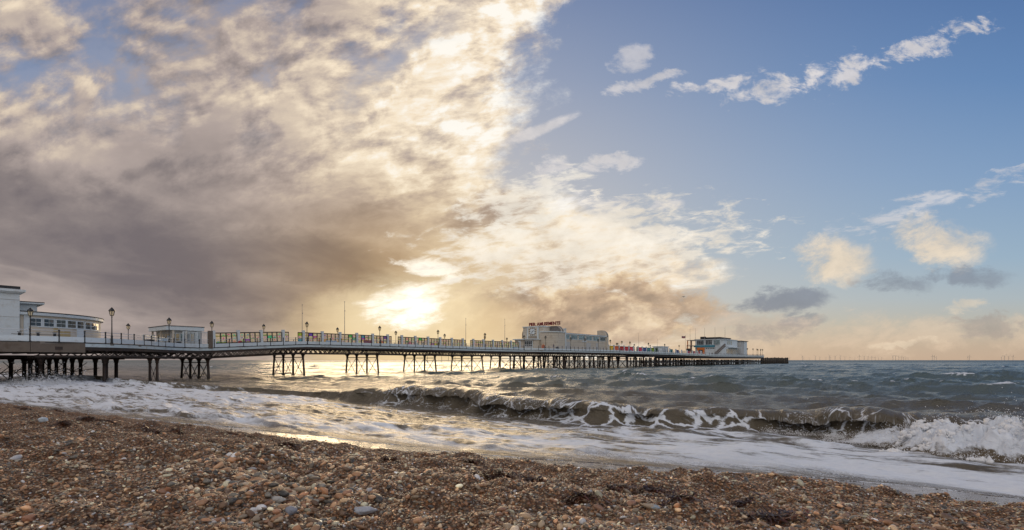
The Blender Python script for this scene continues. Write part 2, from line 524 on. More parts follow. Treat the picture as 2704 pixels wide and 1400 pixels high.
def pebble_layer(name, pts, rad, tint, meshes, r, parent):
    me = bpy.data.meshes.new(name)
    me.vertices.add(len(pts)); me.vertices.foreach_set('co', pts.astype(np.float32).ravel())
    rot = np.stack([r.normal(0, .35, len(pts)), r.normal(0, .35, len(pts)), r.uniform(0, 6.283, len(pts))], -1)
    sc3 = rad[:, None] * np.stack([r.uniform(.85, 1.35, len(pts)), r.uniform(.8, 1.15, len(pts)), r.uniform(.75, 1.2, len(pts))], -1)
    for nm, arr in (('rot', rot), ('scl', sc3)):
        at = me.attributes.new(nm, 'FLOAT_VECTOR', 'POINT'); at.data.foreach_set('vector', arr.astype(np.float32).ravel())
    at = me.attributes.new('tint', 'FLOAT_COLOR', 'POINT')
    at.data.foreach_set('color', np.concatenate([tint, np.ones((len(pts), 1))], 1).astype(np.float32).ravel())
    at = me.attributes.new('pick', 'INT', 'POINT'); at.data.foreach_set('value', r.integers(0, len(meshes), len(pts)).astype(np.int32))
    o = link_mesh(name, me, m_peb, parent)
    ng = bpy.data.node_groups.new(name, 'GeometryNodeTree')
    ng.interface.new_socket('Geometry', in_out='INPUT', socket_type='NodeSocketGeometry')
    ng.interface.new_socket('Geometry', in_out='OUTPUT', socket_type='NodeSocketGeometry')
    gi, go = ng.nodes.new('NodeGroupInput'), ng.nodes.new('NodeGroupOutput')
    join = ng.nodes.new('GeometryNodeJoinGeometry')
    def named(nm, typ):
        a_ = ng.nodes.new('GeometryNodeInputNamedAttribute'); a_.data_type = typ; a_.inputs[0].default_value = nm
        return next(s for s in a_.outputs if s.enabled)
    for k, pm in enumerate(meshes):
        oi = ng.nodes.new('GeometryNodeObjectInfo'); oi.inputs[0].default_value = pm
        ip = ng.nodes.new('GeometryNodeInstanceOnPoints')
        eq = ng.nodes.new('FunctionNodeCompare'); eq.data_type = 'INT'; eq.operation = 'EQUAL'
        ng.links.new(named('pick', 'INT'), eq.inputs[2]); eq.inputs[3].default_value = k
        e2r = ng.nodes.new('FunctionNodeEulerToRotation')
        ng.links.new(named('rot', 'FLOAT_VECTOR'), e2r.inputs[0])
        ng.links.new(gi.outputs[0], ip.inputs['Points'])
        ng.links.new(eq.outputs[0], ip.inputs['Selection'])
        ng.links.new(oi.outputs['Geometry'], ip.inputs['Instance'])
        ng.links.new(e2r.outputs[0], ip.inputs['Rotation'])
        ng.links.new(named('scl', 'FLOAT_VECTOR'), ip.inputs['Scale'])
        ng.links.new(ip.outputs[0], join.inputs[0])
    ng.links.new(join.outputs[0], go.inputs[0])
    md = o.modifiers.new('scatter', 'NODES'); md.node_group = ng
    tag(o, kind='stuff')
    return o

# the shapes the loose stones are drawn from lie buried in the bank behind the eye
proto_small, proto_big = [], []
for k in range(4):
    for lst, sub in ((proto_small, 1), (proto_big, 2)):
        pm = pebble_mesh(k + 1 + 10 * sub, sub, rough=.14 if sub == 2 else .2)
        po = link_mesh('pebble', pm, m_peb, beach, (k * .12 - 2, -6 - sub * .1, 1.2)); po.scale = (.02, .02, .02)
        lst.append(po)

pts, rad, tint, r = scatter(190000, 1.9, 9.5, lambda r, x, y: np.exp(r.normal(math.log(.0054), .36, len(x))) * (1 + .07 * y), 1, power=.8)
pebble_layer('grit', pts, rad, tint * .95, proto_small, r, beach)
pts, rad, tint, r = scatter(80000, 1.9, 26, lambda r, x, y: np.exp(r.normal(math.log(.0112), .40, len(x))) * (1 + .025 * y), 2,
                            lambda x, y: .12 + .88 * coarse_mask(x, y), power=.9)
pebble_layer('shingle', pts, rad, tint, proto_big, r, beach)
pts, rad, tint, r = scatter(60000, 1.9, 24, lambda r, x, y: np.clip(np.exp(r.normal(math.log(.0165), .33, len(x))), .008, .022) * (1 + .55 * patch_mask(x, y)), 3,
                            lambda x, y: coarse_mask(x, y) ** 2 * .8 + .003, power=.8)
order = np.argsort(-(rad / pts[:, 1]) * (np.abs(pts[:, 0] / pts[:, 1]) < 1))
top, rest = order[:300], order[300:]
pebble_layer('stones', pts[rest], rad[rest], tint[rest], proto_big, r, beach)

# the three hundred that show largest, one by one
stone_mats = []
for k, c in enumerate(STONE):
    m, n, b = mat_new('beach_stone')
    pos, wet = wet_terms(n)
    oi = n.new('ShaderNodeObjectInfo')
    tcn = n.new('ShaderNodeTexCoord')
    pn = n.noise(tcn.outputs['Object'], 2.2, 6, .62)
    c1 = n.mix((n.ex(oi.outputs['Random']) * .5 + pn * .6).clamp(), tuple(v * .62 for v in c), tuple(min(1, v * 1.25) for v in c))
    c1 = n.mix(pn.sm(.56, .68) * .45, c1, lin(170, 158, 144))
    c1 = n.mix(wet * .5, c1, lin(100, 84, 74), 'MULTIPLY')
    n.link(c1, b.inputs['Base Color']); n.link(.5 - wet * .3 + (pn - .5) * .4, b.inputs['Roughness'])
    bp = n.new('ShaderNodeBump'); bp.inputs['Strength'].default_value = .25; bp.inputs['Distance'].default_value = .05
    n.link(pn, bp.inputs['Height']); n.link(bp.outputs[0], b.inputs['Normal'])
    stone_mats.append(m)
stone_meshes = [[pebble_mesh(50 + j + 9 * k, 2, (1, random.uniform(.65, .9), random.uniform(.42, .65)), .17) for j in range(2)] for k in range(len(STONE))]
for k in range(len(STONE)):
    for me in stone_meshes[k]: me.materials.append(stone_mats[k])
kk = r.choice(len(STONE), 300, p=STONE_P)
for j, i in enumerate(top):
    o = bpy.data.objects.new('pebble', stone_meshes[kk[j]][j % 2])
    COL.objects.link(o); o.parent = beach
    o.location = pts[i]
    o.rotation_euler = (random.gauss(0, .25), random.gauss(0, .25), random.uniform(0, 6.28))
    s = float(rad[i]); o.scale = (s * random.uniform(1, 1.4), s * random.uniform(.9, 1.2), s * random.uniform(.8, 1.1))

# a few stones one would point at
def big_stone(px, py, w, label, c, seed, squash=(1, .7, .55), rz=0.0):
    x, y, z = ground_at(px, py)
    rr = w * .5 * y / FPX
    m = simple_mat('flint', c, .5, var=.25, scale=2.5, bump=.4, dirt=tuple(v * .5 for v in c), dirt_amt=.5, dirt_scale=1.6)
    me = pebble_mesh(seed, 3, squash, .20)
    o = link_mesh('flint_stone', me, m, None, (x, y, z + rr * squash[2] * .45), rz)
    o.scale = (rr, rr, rr)
    return tag(o, label, 'stone')
big_stone(955, 1354, 66, 'long pale grey flint lying alone in the lower foreground shingle', lin(176, 180, 188), 91, (1, .5, .30), .15)
big_stone(115, 1112, 20, 'bluish white stone on the left beach near the weed', lin(196, 208, 216), 92, (1, .8, .7), .6)
big_stone(770, 1357, 34, 'grey angular stone among brown pebbles left of the long flint', lin(142, 146, 156), 93, (1, .8, .75), 1.2)
big_stone(733, 1328, 40, 'pale oval stone with dark mottling in the pebble patch', lin(186, 184, 178), 94, (1, .62, .5), .2)
big_stone(575, 1382, 32, 'white stone at the bottom edge of the pebble patch', lin(214, 208, 204), 95, (1, .6, .5), .5)
big_stone(440, 1302, 24, 'orange brown rounded stone left of the pebble patch', lin(158, 104, 66), 96, (1, .8, .65), .3)
big_stone(75, 1377, 30, 'salmon pink stone in the bottom left shingle', lin(172, 124, 98), 97, (1, .7, .55), .1)
big_stone(1730, 1345, 24, 'pale blue grey stone on the right foreground shingle', lin(160, 172, 182), 98, (1, .7, .6), .1)
big_stone(2345, 1386, 24, 'tan rounded stone on the wet shingle, lower right', lin(170, 124, 88), 99, (1, .8, .6), .2)
big_stone(664, 1245, 26, 'pale flat flint right of the brown ridge in the shingle', lin(180, 178, 176), 90, (1, .6, .4), .2)

# ------------------------------------------------------------ stranded weed
m_weed, n, b = mat_new('brown_seaweed')
tcn = n.new('ShaderNodeTexCoord'); wn = n.noise(tcn.outputs['Object'], 9, 4, .6)
n.link(n.ramp(wn, [(.3, lin(34, 22, 14)), (.52, lin(70, 42, 25)), (.72, lin(124, 72, 38))]), b.inputs['Base Color'])
b.inputs['Roughness'].default_value = .38
def weed_clump(px, py, wpx, label):
    x, y, z = ground_at(px, py)
    w = wpx * y / FPX
    r = random.Random(int(px * 7 + py))
    V, Fc = [], []
    for k in range(int(50 + wpx * 1.5)):
        ang = r.uniform(0, 6.28); rr = min(abs(r.gauss(0, .40)), .85) * w
        cx, cy = math.cos(ang) * rr * 1.25, math.sin(ang) * rr * .45
        cz = max(0, (.06 * w) * (1 - (rr / (w * .8)) ** 2)) * r.uniform(.1, 1.0)
        q0, a0 = xy2qa(x + cx, y + cy); g = float(beach_z(np.array([q0]), np.array([a0]))[0]) - z
        h = r.uniform(0, 6.28); ln = r.uniform(.05, .20) * (.35 + w); wd = r.uniform(.003, .009) * (.7 + y * .06)
        p = Vector((cx, cy, g + cz + .004)); d = Vector((math.cos(h), math.sin(h), r.uniform(-.2, .5)))
        for sgm in range(4):
            side = Vector((-d.y, d.x, r.uniform(-.6, .6))).normalized() * wd * (1 - sgm * .18)
            V += [p - side, p + side]
            if sgm: n0 = len(V) - 4; Fc.append((n0, n0 + 1, n0 + 3, n0 + 2))
            p = p + d.normalized() * ln / 3
            d = d + Vector((r.gauss(0, .6), r.gauss(0, .6), r.gauss(-.35, .4)))
    n0 = len(V); rings = 5; sgs = 16
    for i in range(rings + 1):
        for j in range(sgs):
            an = j / sgs * 6.283; rr = w * .95 * i / rings * (.55 + .7 * r.random())
            cx, cy = math.cos(an) * rr * 1.2, math.sin(an) * rr * .5
            q0, a0 = xy2qa(x + cx, y + cy); g = float(beach_z(np.array([q0]), np.array([a0]))[0]) - z
            V.append((cx, cy, g + (.03 * w * (1 - i / rings) * r.uniform(-.6, 1.6) - .001) - (.02 if i == rings else 0)))
    for i in range(rings):
        for j in range(sgs): Fc.append((n0 + i * sgs + j, n0 + i * sgs + (j + 1) % sgs, n0 + (i + 1) * sgs + (j + 1) % sgs, n0 + (i + 1) * sgs + j))
    o = obj_from('seaweed', V, Fc, m_weed, None, (x, y, z))
    return tag(o, label, 'seaweed', 'weed along the wrack line')
weeds = [(60, 1081, 60, 'far left tuft of dark weed by the foam edge'), (150, 1086, 50, 'dark weed tuft beside the bluish white stone'),
         (200, 1082, 26, 'small weed tuft at the foam edge on the left'), (168, 1121, 40, 'flat weed strand below the far left tufts'),
         (231, 1107, 40, 'weed strand in the middle of the left wrack line'), (294, 1116, 34, 'rusty weed tuft right of the left wrack line'),
         (415, 1140, 52, 'long dark weed mat left of the wash corner'), (470, 1137, 40, 'dark weed mat just right of the long one'),
         (560, 1170, 30, 'thin weed strand inland of the wash corner'), (660, 1157, 64, 'broad black weed clump by the wash corner'),
         (763, 1176, 60, 'rust tinged weed clump below the white wash streak'), (1034, 1214, 50, 'rust red weed clump lying alone on mid beach'),
         (1251, 1221, 34, 'dark weed ball near the gleaming wash'), (1267, 1258, 40, 'orange weed strands on the mid beach'),
         (1330, 1260, 60, 'low dark weed mound on the mid beach'), (1409, 1272, 40, 'rusty weed clump right of the low dark mound'),
         (1535, 1315, 62, 'curled weed tuft in the lower centre right'), (1627, 1290, 66, 'fuzzy weed mat upper of the right hand row'),
         (1727, 1299, 80, 'large black weed mat in the right hand row'), (1794, 1318, 66, 'trailing rusty weed at the end of the right hand row'),
         (1960, 1335, 60, 'thin scattered weed on the right foreground'), (2045, 1371, 120, 'biggest dark weed clump near the bottom right edge')]
for wd in weeds: weed_clump(*wd)

# -------------------------------------------------------------------- water
_wr = np.random.default_rng(12)
WAVES = []
for lam, cnt, steep, spread in ((34, 3, .022, 10), (19, 5, .028, 16), (11, 7, .034, 28), (6.5, 9, .056, 40), (3.8, 11, .080, 48), (2.2, 13, .090, 52), (1.25, 14, .076, 60), (.75, 14, .052, 70)):
    for _ in range(cnt):
        l = lam * _wr.uniform(.75, 1.3)
        k = 2 * math.pi / l
        ang = R(_wr.normal(8, spread * .6))
        # travels shoreward: -q, turned by ang
        kq, ka = -math.cos(ang) * k, math.sin(ang) * k
        WAVES.append((l, k, kq, ka, steep / k * _wr.uniform(.6, 1.3), _wr.uniform(0, 6.283)))
def sea_disp(q, a, spacing):
    """Height and sideways pull of the open sea (crests sharpened), left out below the mesh's resolution."""
    h = np.zeros_like(q); dq = np.zeros_like(q); da = np.zeros_like(q)
    group = .75 + .9 * fbm(q * .035 + 3, a * .03, 2, 5) + .5 * fbm(q * .12, a * .10, 2, 6)
    for l, k, kq, ka, amp, ph in WAVES:
        w = np.clip(l / np.maximum(spacing, 1e-3) / 2.6 - .35, 0, 1)
        if w.max() <= 0: continue
        th = kq * q + ka * a + ph
        A = amp * w * group
        h += A * np.cos(th)
        dq -= A * 1.15 * np.sin(th) * kq / k
        da -= A * 1.15 * np.sin(th) * ka / k
    return h, dq, da

# --- open sea
SEAM = 27.0
tt = np.concatenate([-np.geomspace(5.0, 1.3, 60)[:-1], np.linspace(-1.3, 1.3, 520), np.geomspace(1.3, 5.0, 60)[1:]])
zz = np.concatenate([np.geomspace(7, 330, 470), np.geomspace(330, 30000, 120)[1:]])
T, ZD = np.meshgrid(tt, zz)
SX, SY = T * ZD, ZD.copy()
Q, A = xy2qa(SX, SY)
sp = np.maximum(ZD * .0065, ZD * .0085)
h, dq, da = sea_disp(Q, A, sp)
fade = sstep(Q, 24, 60) * .35 + .65
h *= fade; dq *= fade; da *= fade
NX, NY = qa2xy(Q + dq, A + da)
earth = -(SX ** 2 + SY ** 2) / (2 * 6.371e6 * 1.15) * .35
rough_un = sstep(ZD, 40, 900)
tip = sstep(h / (.14 + .0 * h), 3.4, 4.8) * (fbm(Q * .5, A * .5, 2, 8) > .2)
keep = (Q > SEAM - .6)[:-1, :-1]
me = grid_mesh('sea', NX, NY, h + earth, keep=keep, attrs={'foam': tip * .75, 'unres': rough_un, 'cq': Q, 'ca': A, 'lace': np.zeros_like(Q), 'silt': sstep(Q, 75, 20) * .9, 'streak': np.zeros_like(Q), 'film': np.zeros_like(Q)})

m_sea, n, b = mat_new('sea_water')
cq, ca_ = n.attr('cq'), n.attr('ca')
foam, unres, lace, silt, streak, film = (n.attr(k) for k in ('foam', 'unres', 'lace', 'silt', 'streak', 'film'))
P2 = n.vec(cq, ca_, 0.0)
# lace: white network round darker cells
wv = n.noise(P2, 1.3, 3, .6, 0, 1)
wvx = n.new('ShaderNodeVectorMath'); wvx.operation = 'MULTIPLY_ADD'; n.link(wv, wvx.inputs[0]); wvx.inputs[1].default_value = (.9, .9, 0); n.link(P2, wvx.inputs[2])
cell = n.voronoi(wvx.outputs[0], 1.15, 'DISTANCE_TO_EDGE')
cell2 = n.voronoi(wvx.outputs[0], 4.2, 'DISTANCE_TO_EDGE')
nA = n.noise(n.vec(cq * 1.0, ca_ * .35, 1.0), 1.6, 7, .66, .3)         # patches drawn out along the shore
nB = n.noise(n.vec(cq * 1.0, ca_ * .5, 4.0), 9.0, 5, .65)
nS = n.noise(n.vec(cq * .6, ca_ * 5.0, 2.0), 3.4, 5, .62)               # threads running down the face
net = (cell * -4.2 + .85).max(cell2 * -7.0 + .32) + (nB - .5) * 1.3
nL = n.noise(n.vec(cq * 1.0, ca_ * .13, 8.0), 2.6, 5, .62, .4)          # long drawn-out wash lines
f_sheet = (foam * 1.35 - .60 + (nA - .5) * 1.7 + (nL - .5) * 1.9 + (nB - .5) * .5).sm(-.14, .34)
f_lace = (net + lace * 1.2 - .95 + (nA - .5) * .9).sm(-.05, .28) * lace.sm(0, .15)
f_str = ((nS - .5) * 2.4 + streak * 1.5 - .78).sm(-.25, .6) * streak.sm(0, .2)
gp0 = n.new('ShaderNodeNewGeometry')
grit = n.noise(gp0.outputs['Position'], 26.0, 3, .7)                     # grains showing through the thin film
gritv = n.voronoi(gp0.outputs['Position'], 30.0, 'F1', 0)
F = f_sheet.max(f_lace).max(f_str * .85).clamp()
F = F * (1.0 - film * .92 * (grit * 1.4 + (nL - .5) * 1.6).sm(.95 - .35, .80))
wcol = n.mix(film * .8, n.mix(silt, lin(94, 108, 107), lin(104, 92, 74)), n.mix(gritv.sm(.2, .6), lin(150, 134, 116), lin(70, 60, 52)))
wcol0 = n.mix(silt, lin(72, 88, 90), lin(102, 88, 70))
fcol = n.mix((nB * 1.2 - .1).clamp(), lin(212, 219, 229), lin(240, 244, 248))
n.link(n.mix(F, wcol, fcol), b.inputs['Base Color'])
n.link((.15 + unres * .27) * (1.0 - F) + F * .40, b.inputs['Roughness'])
b.inputs['IOR'].default_value = 1.33
n.link(.5 - F * .25, b.inputs['Specular IOR Level'])
gp = n.new('ShaderNodeNewGeometry')
r1 = n.noise(n.vec(cq * 1.5, ca_ * .9, 0.0), 3.0, 6, .62, .2)
r2 = n.noise(n.vec(cq * 1.5, ca_ * .8, 7.0), .55, 6, .6, .2)
bp = n.new('ShaderNodeBump'); bp.inputs['Distance'].default_value = .24
n.link((1.0 - unres * .55) * .85, bp.inputs['Strength'])
n.link(r1 * (1.0 - F * .65) * .95 + gritv * film * .08 * -1.0 + r2 * unres * 7.0 + F * .16 + nB * F * .10 + nL * F * .35, bp.inputs['Height'])
n.link(bp.outputs[0], b.inputs['Normal'])
sea = link_mesh('sea', me, m_sea); tag(sea, kind='structure')

# --- surf: the breaking wave and the wash running up the shingle
aa = np.concatenate([-np.geomspace(240, 34, 150)[:-1], np.linspace(-34, 7.5, 600), np.geomspace(7.5, 90, 70)[1:]])
def acurve(a, pts): p = np.array(pts, float); return np.interp(a, p[:, 0], p[:, 1])
QB = [(-240, 10), (-90, 14.5), (-60, 17.5), (-34, 19.5), (-23.6, 18.7), (-17, 18.2), (-12.7, 18.4), (-9, 19.6), (-4.9, 20.4), (-2.4, 20.2), (0, 20.2), (5, 20.6), (20, 21), (90, 24)]
HH = [(-240, .4), (-60, .4), (-36, .3), (-30, .45), (-26, .84), (-23, 1.0), (-18, .90), (-12.7, .80), (-9, .68), (-5, .72), (-2.4, .82), (1, .86), (5, .8), (20, .8), (90, .6)]
BT = [(-240, .1), (-34, .0), (-27, .05), (-25, .35), (-22, .30), (-18, .45), (-16, .85), (-13, .9), (-11.5, .55), (-8, .35), (-5.6, .4), (-4.4, .85), (-3, 1.0), (-2.0, .75), (-1.2, .95), (1, .9), (4, .5), (90, .3)]
# cross-section, seaward to shoreward: (distance shoreward of the foot / H, height / H)
PR0 = np.array([(-6.0, .16), (-4.2, .28), (-3.0, .47), (-2.1, .72), (-1.5, .92), (-1.15, 1.0), (-.85, .985), (-.66, .93), (-.55, .85), (-.47, .76), (-.41, .66), (-.34, .55), (-.25, .42), (-.13, .27), (.05, .12), (.35, .02), (.9, -.05), (1.7, -.04), (2.8, 0)])
PR1 = np.array([(-6.0, .16), (-4.2, .28), (-3.0, .47), (-2.1, .74), (-1.45, .94), (-.95, 1.02), (-.45, 1.0), (-.08, .86), (.10, .66), (.17, .47), (.04, .55), (-.14, .67), (-.36, .72), (-.52, .60), (-.55, .40), (-.40, .20), (-.02, .03), (.9, -.05), (2.8, 0)])
def resample(p, nseg=9):
    out = []
    P = np.vstack([2 * p[0] - p[1], p, 2 * p[-1] - p[-2]])
    for i in range(1, len(P) - 2):
        for u in np.linspace(0, 1, nseg, endpoint=False):
            a0, a1, a2, a3 = P[i - 1:i + 3]
            out.append(.5 * ((2 * a1) + (a2 - a0) * u + (2 * a0 - 5 * a1 + 4 * a2 - a3) * u * u + (3 * a1 - a0 - 3 * a2 + a3) * u ** 3))
    out.append(p[-1]); return np.array(out)
C0, C1 = resample(PR0, 7), resample(PR1, 7)
NW = len(C0)
crest_i = int(np.argmax(C1[:, 1])); tip_i = 9 * 7
qb, Hh, bt = acurve(aa, QB), acurve(aa, HH), acurve(aa, BT)
qb = qb + fbm(aa * .35, aa * 0, 3, 51) * 1.1 + fbm(aa * 1.7, aa * 0 + 4, 2, 52) * .18
Hh = Hh * (1 + fbm(aa * .5, aa * 0 + 9, 3, 53) * .28)
bt = np.clip(bt + fbm(aa * .9, aa * 0 + 2, 4, 54) * .75, 0, 1.08)
rows_q, rows_z, attr = [], [], {k: [] for k in ('foam', 'lace', 'streak', 'film')}
base_z = .18
open_q = np.linspace(30, 0, 36)[:-1]
amask = sstep(aa, -26, -24) * sstep(aa, 8, 3)
def calm(q, a):  # sea behind and around the wave
    hh, _, _ = sea_disp(q, a, np.full_like(q, .35) + np.abs(a) * .004)
    return hh * .65
# seaward apron, joining the open sea
for f in np.linspace(0, 1, 60, endpoint=False):
    q = (SEAM + 2.5) - f * ((SEAM + 2.5) - (qb + 6.0 * Hh))
    z = calm(q, aa) * 1.0 + sstep(f, 0, 1) * (.16 * Hh + base_z * .6)
    rows_q.append(q); rows_z.append(z)
    attr['foam'].append(np.where(f > .8, .12, .0) + .0 * q); attr['lace'].append(0 * q); attr['streak'].append(0 * q); attr['film'].append(0 * q)
def along(a, s, sd): return fbm(a * 1.1 + s * .6, s * 1.4 + a * .0, 3, sd)
for i in range(NW):
    s = i / (NW - 1)
    lipvar = np.clip(bt * (1 + .0 * aa), 0, 1.1)
    d = C0[i, 0] + (C1[i, 0] - C0[i, 0]) * lipvar
    zz_ = C0[i, 1] + (C1[i, 1] - C0[i, 1]) * lipvar
    near_tip = math.exp(-((i - tip_i) / 9.0) ** 2)
    rag = (fbm(aa * 1.9, aa * 0 + 1, 4, 61, .62) * .40 + fbm(aa * 11, aa * 0 + 2, 3, 62) * .12) * near_tip * np.clip(bt, 0, 1)
    groove = fbm(aa * 7 + s * 2.0, aa * 0 + s * 3, 3, 63) * .055 * sstep(s, .2, .35) * sstep(s, .9, .7)
    q = qb - d * Hh + rag * .55 * Hh * .6
    z = base_z + zz_ * Hh - rag * Hh * .5 + groove * Hh + fbm(aa * 2.2, aa * 0 + s * 5, 3, 64) * .05 * Hh
    q = q + fbm(aa * 1.3, aa * 0 + s * 4, 3, 65) * .16 * Hh * sstep(s, .15, .4) * sstep(s, 1, .8)
    if s < .45: z = z + calm(q, aa) * (1 - s / .45) * .8
    rows_q.append(q); rows_z.append(z)
    face = sstep(s, .26, .40) * sstep(s, 1.02, .9)
    lipz = math.exp(-((i - tip_i) / 10.0) ** 2) if True else 0
    midlace = acurve(aa, [(-300, 0), (-27, .0), (-25, .22), (-24, .42), (-22.6, .14), (-18, .12), (-15.5, .30), (-13.5, .22), (-12.4, .36), (-11, .47), (-5.2, .47), (-4.4, .18), (-2.9, .14), (-2.5, .34), (-1.8, .30), (0, .3), (90, .5)])
    attr['lace'].append(midlace * face); attr['film'].append(0 * q)
    attr['streak'].append(np.clip(lipz * (.10 + .32 * np.clip(bt, 0, 1)) * amask + .16 * amask * sstep(s, .24, .36) * sstep(s, .52, .42), 0, 1))
    attr['foam'].append(.06 + .28 * lipz * np.clip(bt - .3, 0, 1) * amask + acurve(aa, [(-300, .55), (-60, .5), (-40, .1), (-2.0, .0), (1.5, .05), (3.5, .5), (90, .9)]) * sstep(s, .3, .5) + .45 * sstep(s, .93, 1.0))
# wash: from the foot of the wave up to the swash edge and a little under the shingle
nwash = 190
q_foot = rows_q[-1]; z_foot = rows_z[-1]
qe = edge_q(aa) + acurve(aa, [(-300, .1), (-26, .15), (-20, .5), (-14, 1.0), (-8, 1.5), (-2, 2.0), (3, 2.2), (90, 2.2)]) + fbm(aa * .7, aa * 0 + 3, 4, 71) * .7
zq = beach_z(qe, aa, False)
for j in range(1, nwash + 1):
    f = j / nwash
    q = q_foot + (qe - .35 - q_foot) * f
    dd = np.clip((q - qe) / np.maximum(q_foot - qe, 1), 0, 1)
    ws = zq + .012 + (base_z - zq - .012) * dd ** .8
    ridge = fbm(q * 1.1 + aa * .25, aa * .30, 3, 72) * .19 + fbm(q * 3.0, aa * .8, 3, 73) * .085
    # small spent bores
    for (bq, bh, wdt, a0, a1) in ((5.2, .13, .28, -30, -11), (8.6, .08, .35, -19, -7), (12.5, .07, .5, -14, 6), (9.8, .10, .4, -60, -26)):
        bqv = bq + fbm(aa * .5, aa * 0 + bq, 3, 74) * 1.3
        x_ = (q - (edge_q(aa) + bq - 3.2)) - fbm(aa * .5, aa * 0 + bq, 3, 74) * 1.0
        ridge = ridge + bh * np.exp(-(np.where(x_ < 0, x_ * 2.6, x_) / wdt) ** 2) * sstep(aa, a0, a0 + 4) * sstep(aa, a1, a1 - 3)
    damp = sstep(dd, .0, .22)
    z = ws + ridge * (.05 + .95 * damp)
    z = z + (z_foot - base_z) * sstep(f, .12, 0)
    bz = beach_z(q, aa)
    z = np.where(q < qe, bz - .03 - .1 * (qe - q), np.maximum(z, bz + .006))
    rows_q.append(q); rows_z.append(z)
    fo = .57 + .28 * fbm(q * .45, aa * .16, 3, 75) + .08 * sstep(aa, -9, -2) + .16 * np.exp(-((dd - .30) / .22) ** 2) * sstep(aa, -22, -8)
    fo = fo - .34 * np.exp(-((aa + 17) / 7.0) ** 2) * sstep(dd, .45, .8)
    fo = fo + .10 * sstep(aa, -24, -34)
    fo = np.where(dd < .10, fo - (.10 - dd) / .10 * .34, fo)
    fo = fo + .55 * np.exp(-((q - qe) / .10) ** 2)
    attr['foam'].append(np.clip(fo, 0, 1)); attr['lace'].append(.45 * sstep(f, .12, 0) + 0 * q); attr['streak'].append(0 * q); attr['film'].append(sstep(dd + fbm(q * .6, aa * .3, 3, 93) * .10, acurve(aa, [(-300, .10), (-26, .12), (-14, .26), (-6, .34), (3, .34), (90, .3)]), .02))
RQ, RZ = np.array(rows_q), np.array(rows_z)
RA = np.broadcast_to(aa, RQ.shape).copy()
for k in attr: attr[k] = np.array(attr[k])
# broken wave under the near end of the pier
chl = sstep(RA, -56, -62) * sstep(RA, -120, -100) * sstep(RQ, 11, 13) * sstep(RQ, 18, 16)
RZ = RZ + chl * (.05 + .5 * np.abs(fbm(RA * .8, RQ * .8, 4, 84)))
attr['foam'] = np.clip(np.maximum(attr['foam'], chl * (.7 + .5 * fbm(RA * .5, RQ * .9, 3, 92))), 0, 1)
WX, WY = qa2xy(RQ, RA)
attr['unres'] = np.zeros_like(RQ); arc_ = np.cumsum(np.hypot(np.diff(RQ, axis=0, prepend=RQ[:1]), np.diff(RZ, axis=0, prepend=RZ[:1])), axis=0)
foot = 60 + NW - 1
attr['cq'] = RQ[foot] + (arc_[foot] - arc_)          # arc length up the wave, plain distance on the wash
attr['cq'][foot:] = RQ[foot:]
attr['ca'] = RA; attr['silt'] = np.ones_like(RQ) * .85
keepm = (WY > .2)[:-1, :-1]
surf = link_mesh('surf', grid_mesh('surf', WX, WY, RZ, keep=keepm, attrs=attr), m_sea)
tag(surf, kind='structure')

# --- white water: the tumbling heap in front of the fallen lip, at the right
ga, gq = np.meshgrid(np.concatenate([np.arange(-3.2, 6.0, .035), np.geomspace(6.0, 34, 60)]), np.arange(16.6, 20.9, .035))
wx = fbm(ga * 1.6, gq * 1.6, 3, 85); wq = fbm(ga * 1.6 + 9, gq * 1.6, 3, 86)
front_q = acurve(ga, [(-3.2, 19.6), (-1.4, 19.0), (.4, 17.9), (2, 17.8), (6, 17.4), (34, 16.8)]) + fbm(ga * 1.1, ga * 0, 3, 87) * .5
env = sstep(gq - front_q, -.15, .75) * sstep(gq, 20.9, 20.2) * acurve(ga, [(-3.2, 0), (-2.2, .12), (-1.2, .34), (0, .62), (1.4, .80), (6, .8), (34, .6)])
billow = 1 - 2.2 * np.abs(fbm(ga * 1.7 + wx, gq * 1.7 + wq, 3, 88, .5))
billow2 = 1 - 2.2 * np.abs(fbm(ga * 5.5 + wx * 2, gq * 5.5 + wq * 2, 3, 89, .55))
gz = base_z - .06 + env * (.30 + .45 * np.clip(billow, 0, 1) + .42 * sstep(gq - front_q, .2, 2.0)) + env * .17 * np.clip(billow2, -.5, 1)
gx_, gy_ = qa2xy(gq + wq * .5 * env + fbm(ga * 6, gq * 6, 2, 90) * .12 * env, ga + wx * .5 * env)
ww_at = {'foam': np.clip(.25 + env * 1.1 + fbm(ga * 2, gq * 2, 3, 91) * .5, 0, 1), 'unres': 0 * gq, 'cq': gq, 'ca': ga, 'lace': np.clip(env * 1.3, 0, .75), 'silt': 0 * gq + 1, 'streak': 0 * gq, 'film': 0 * gq}
ww = link_mesh('white_water', grid_mesh('white_water', gx_, gy_, gz, keep=(env > .015)[:-1, :-1], attrs=ww_at), m_sea)
tag(ww, kind='structure')

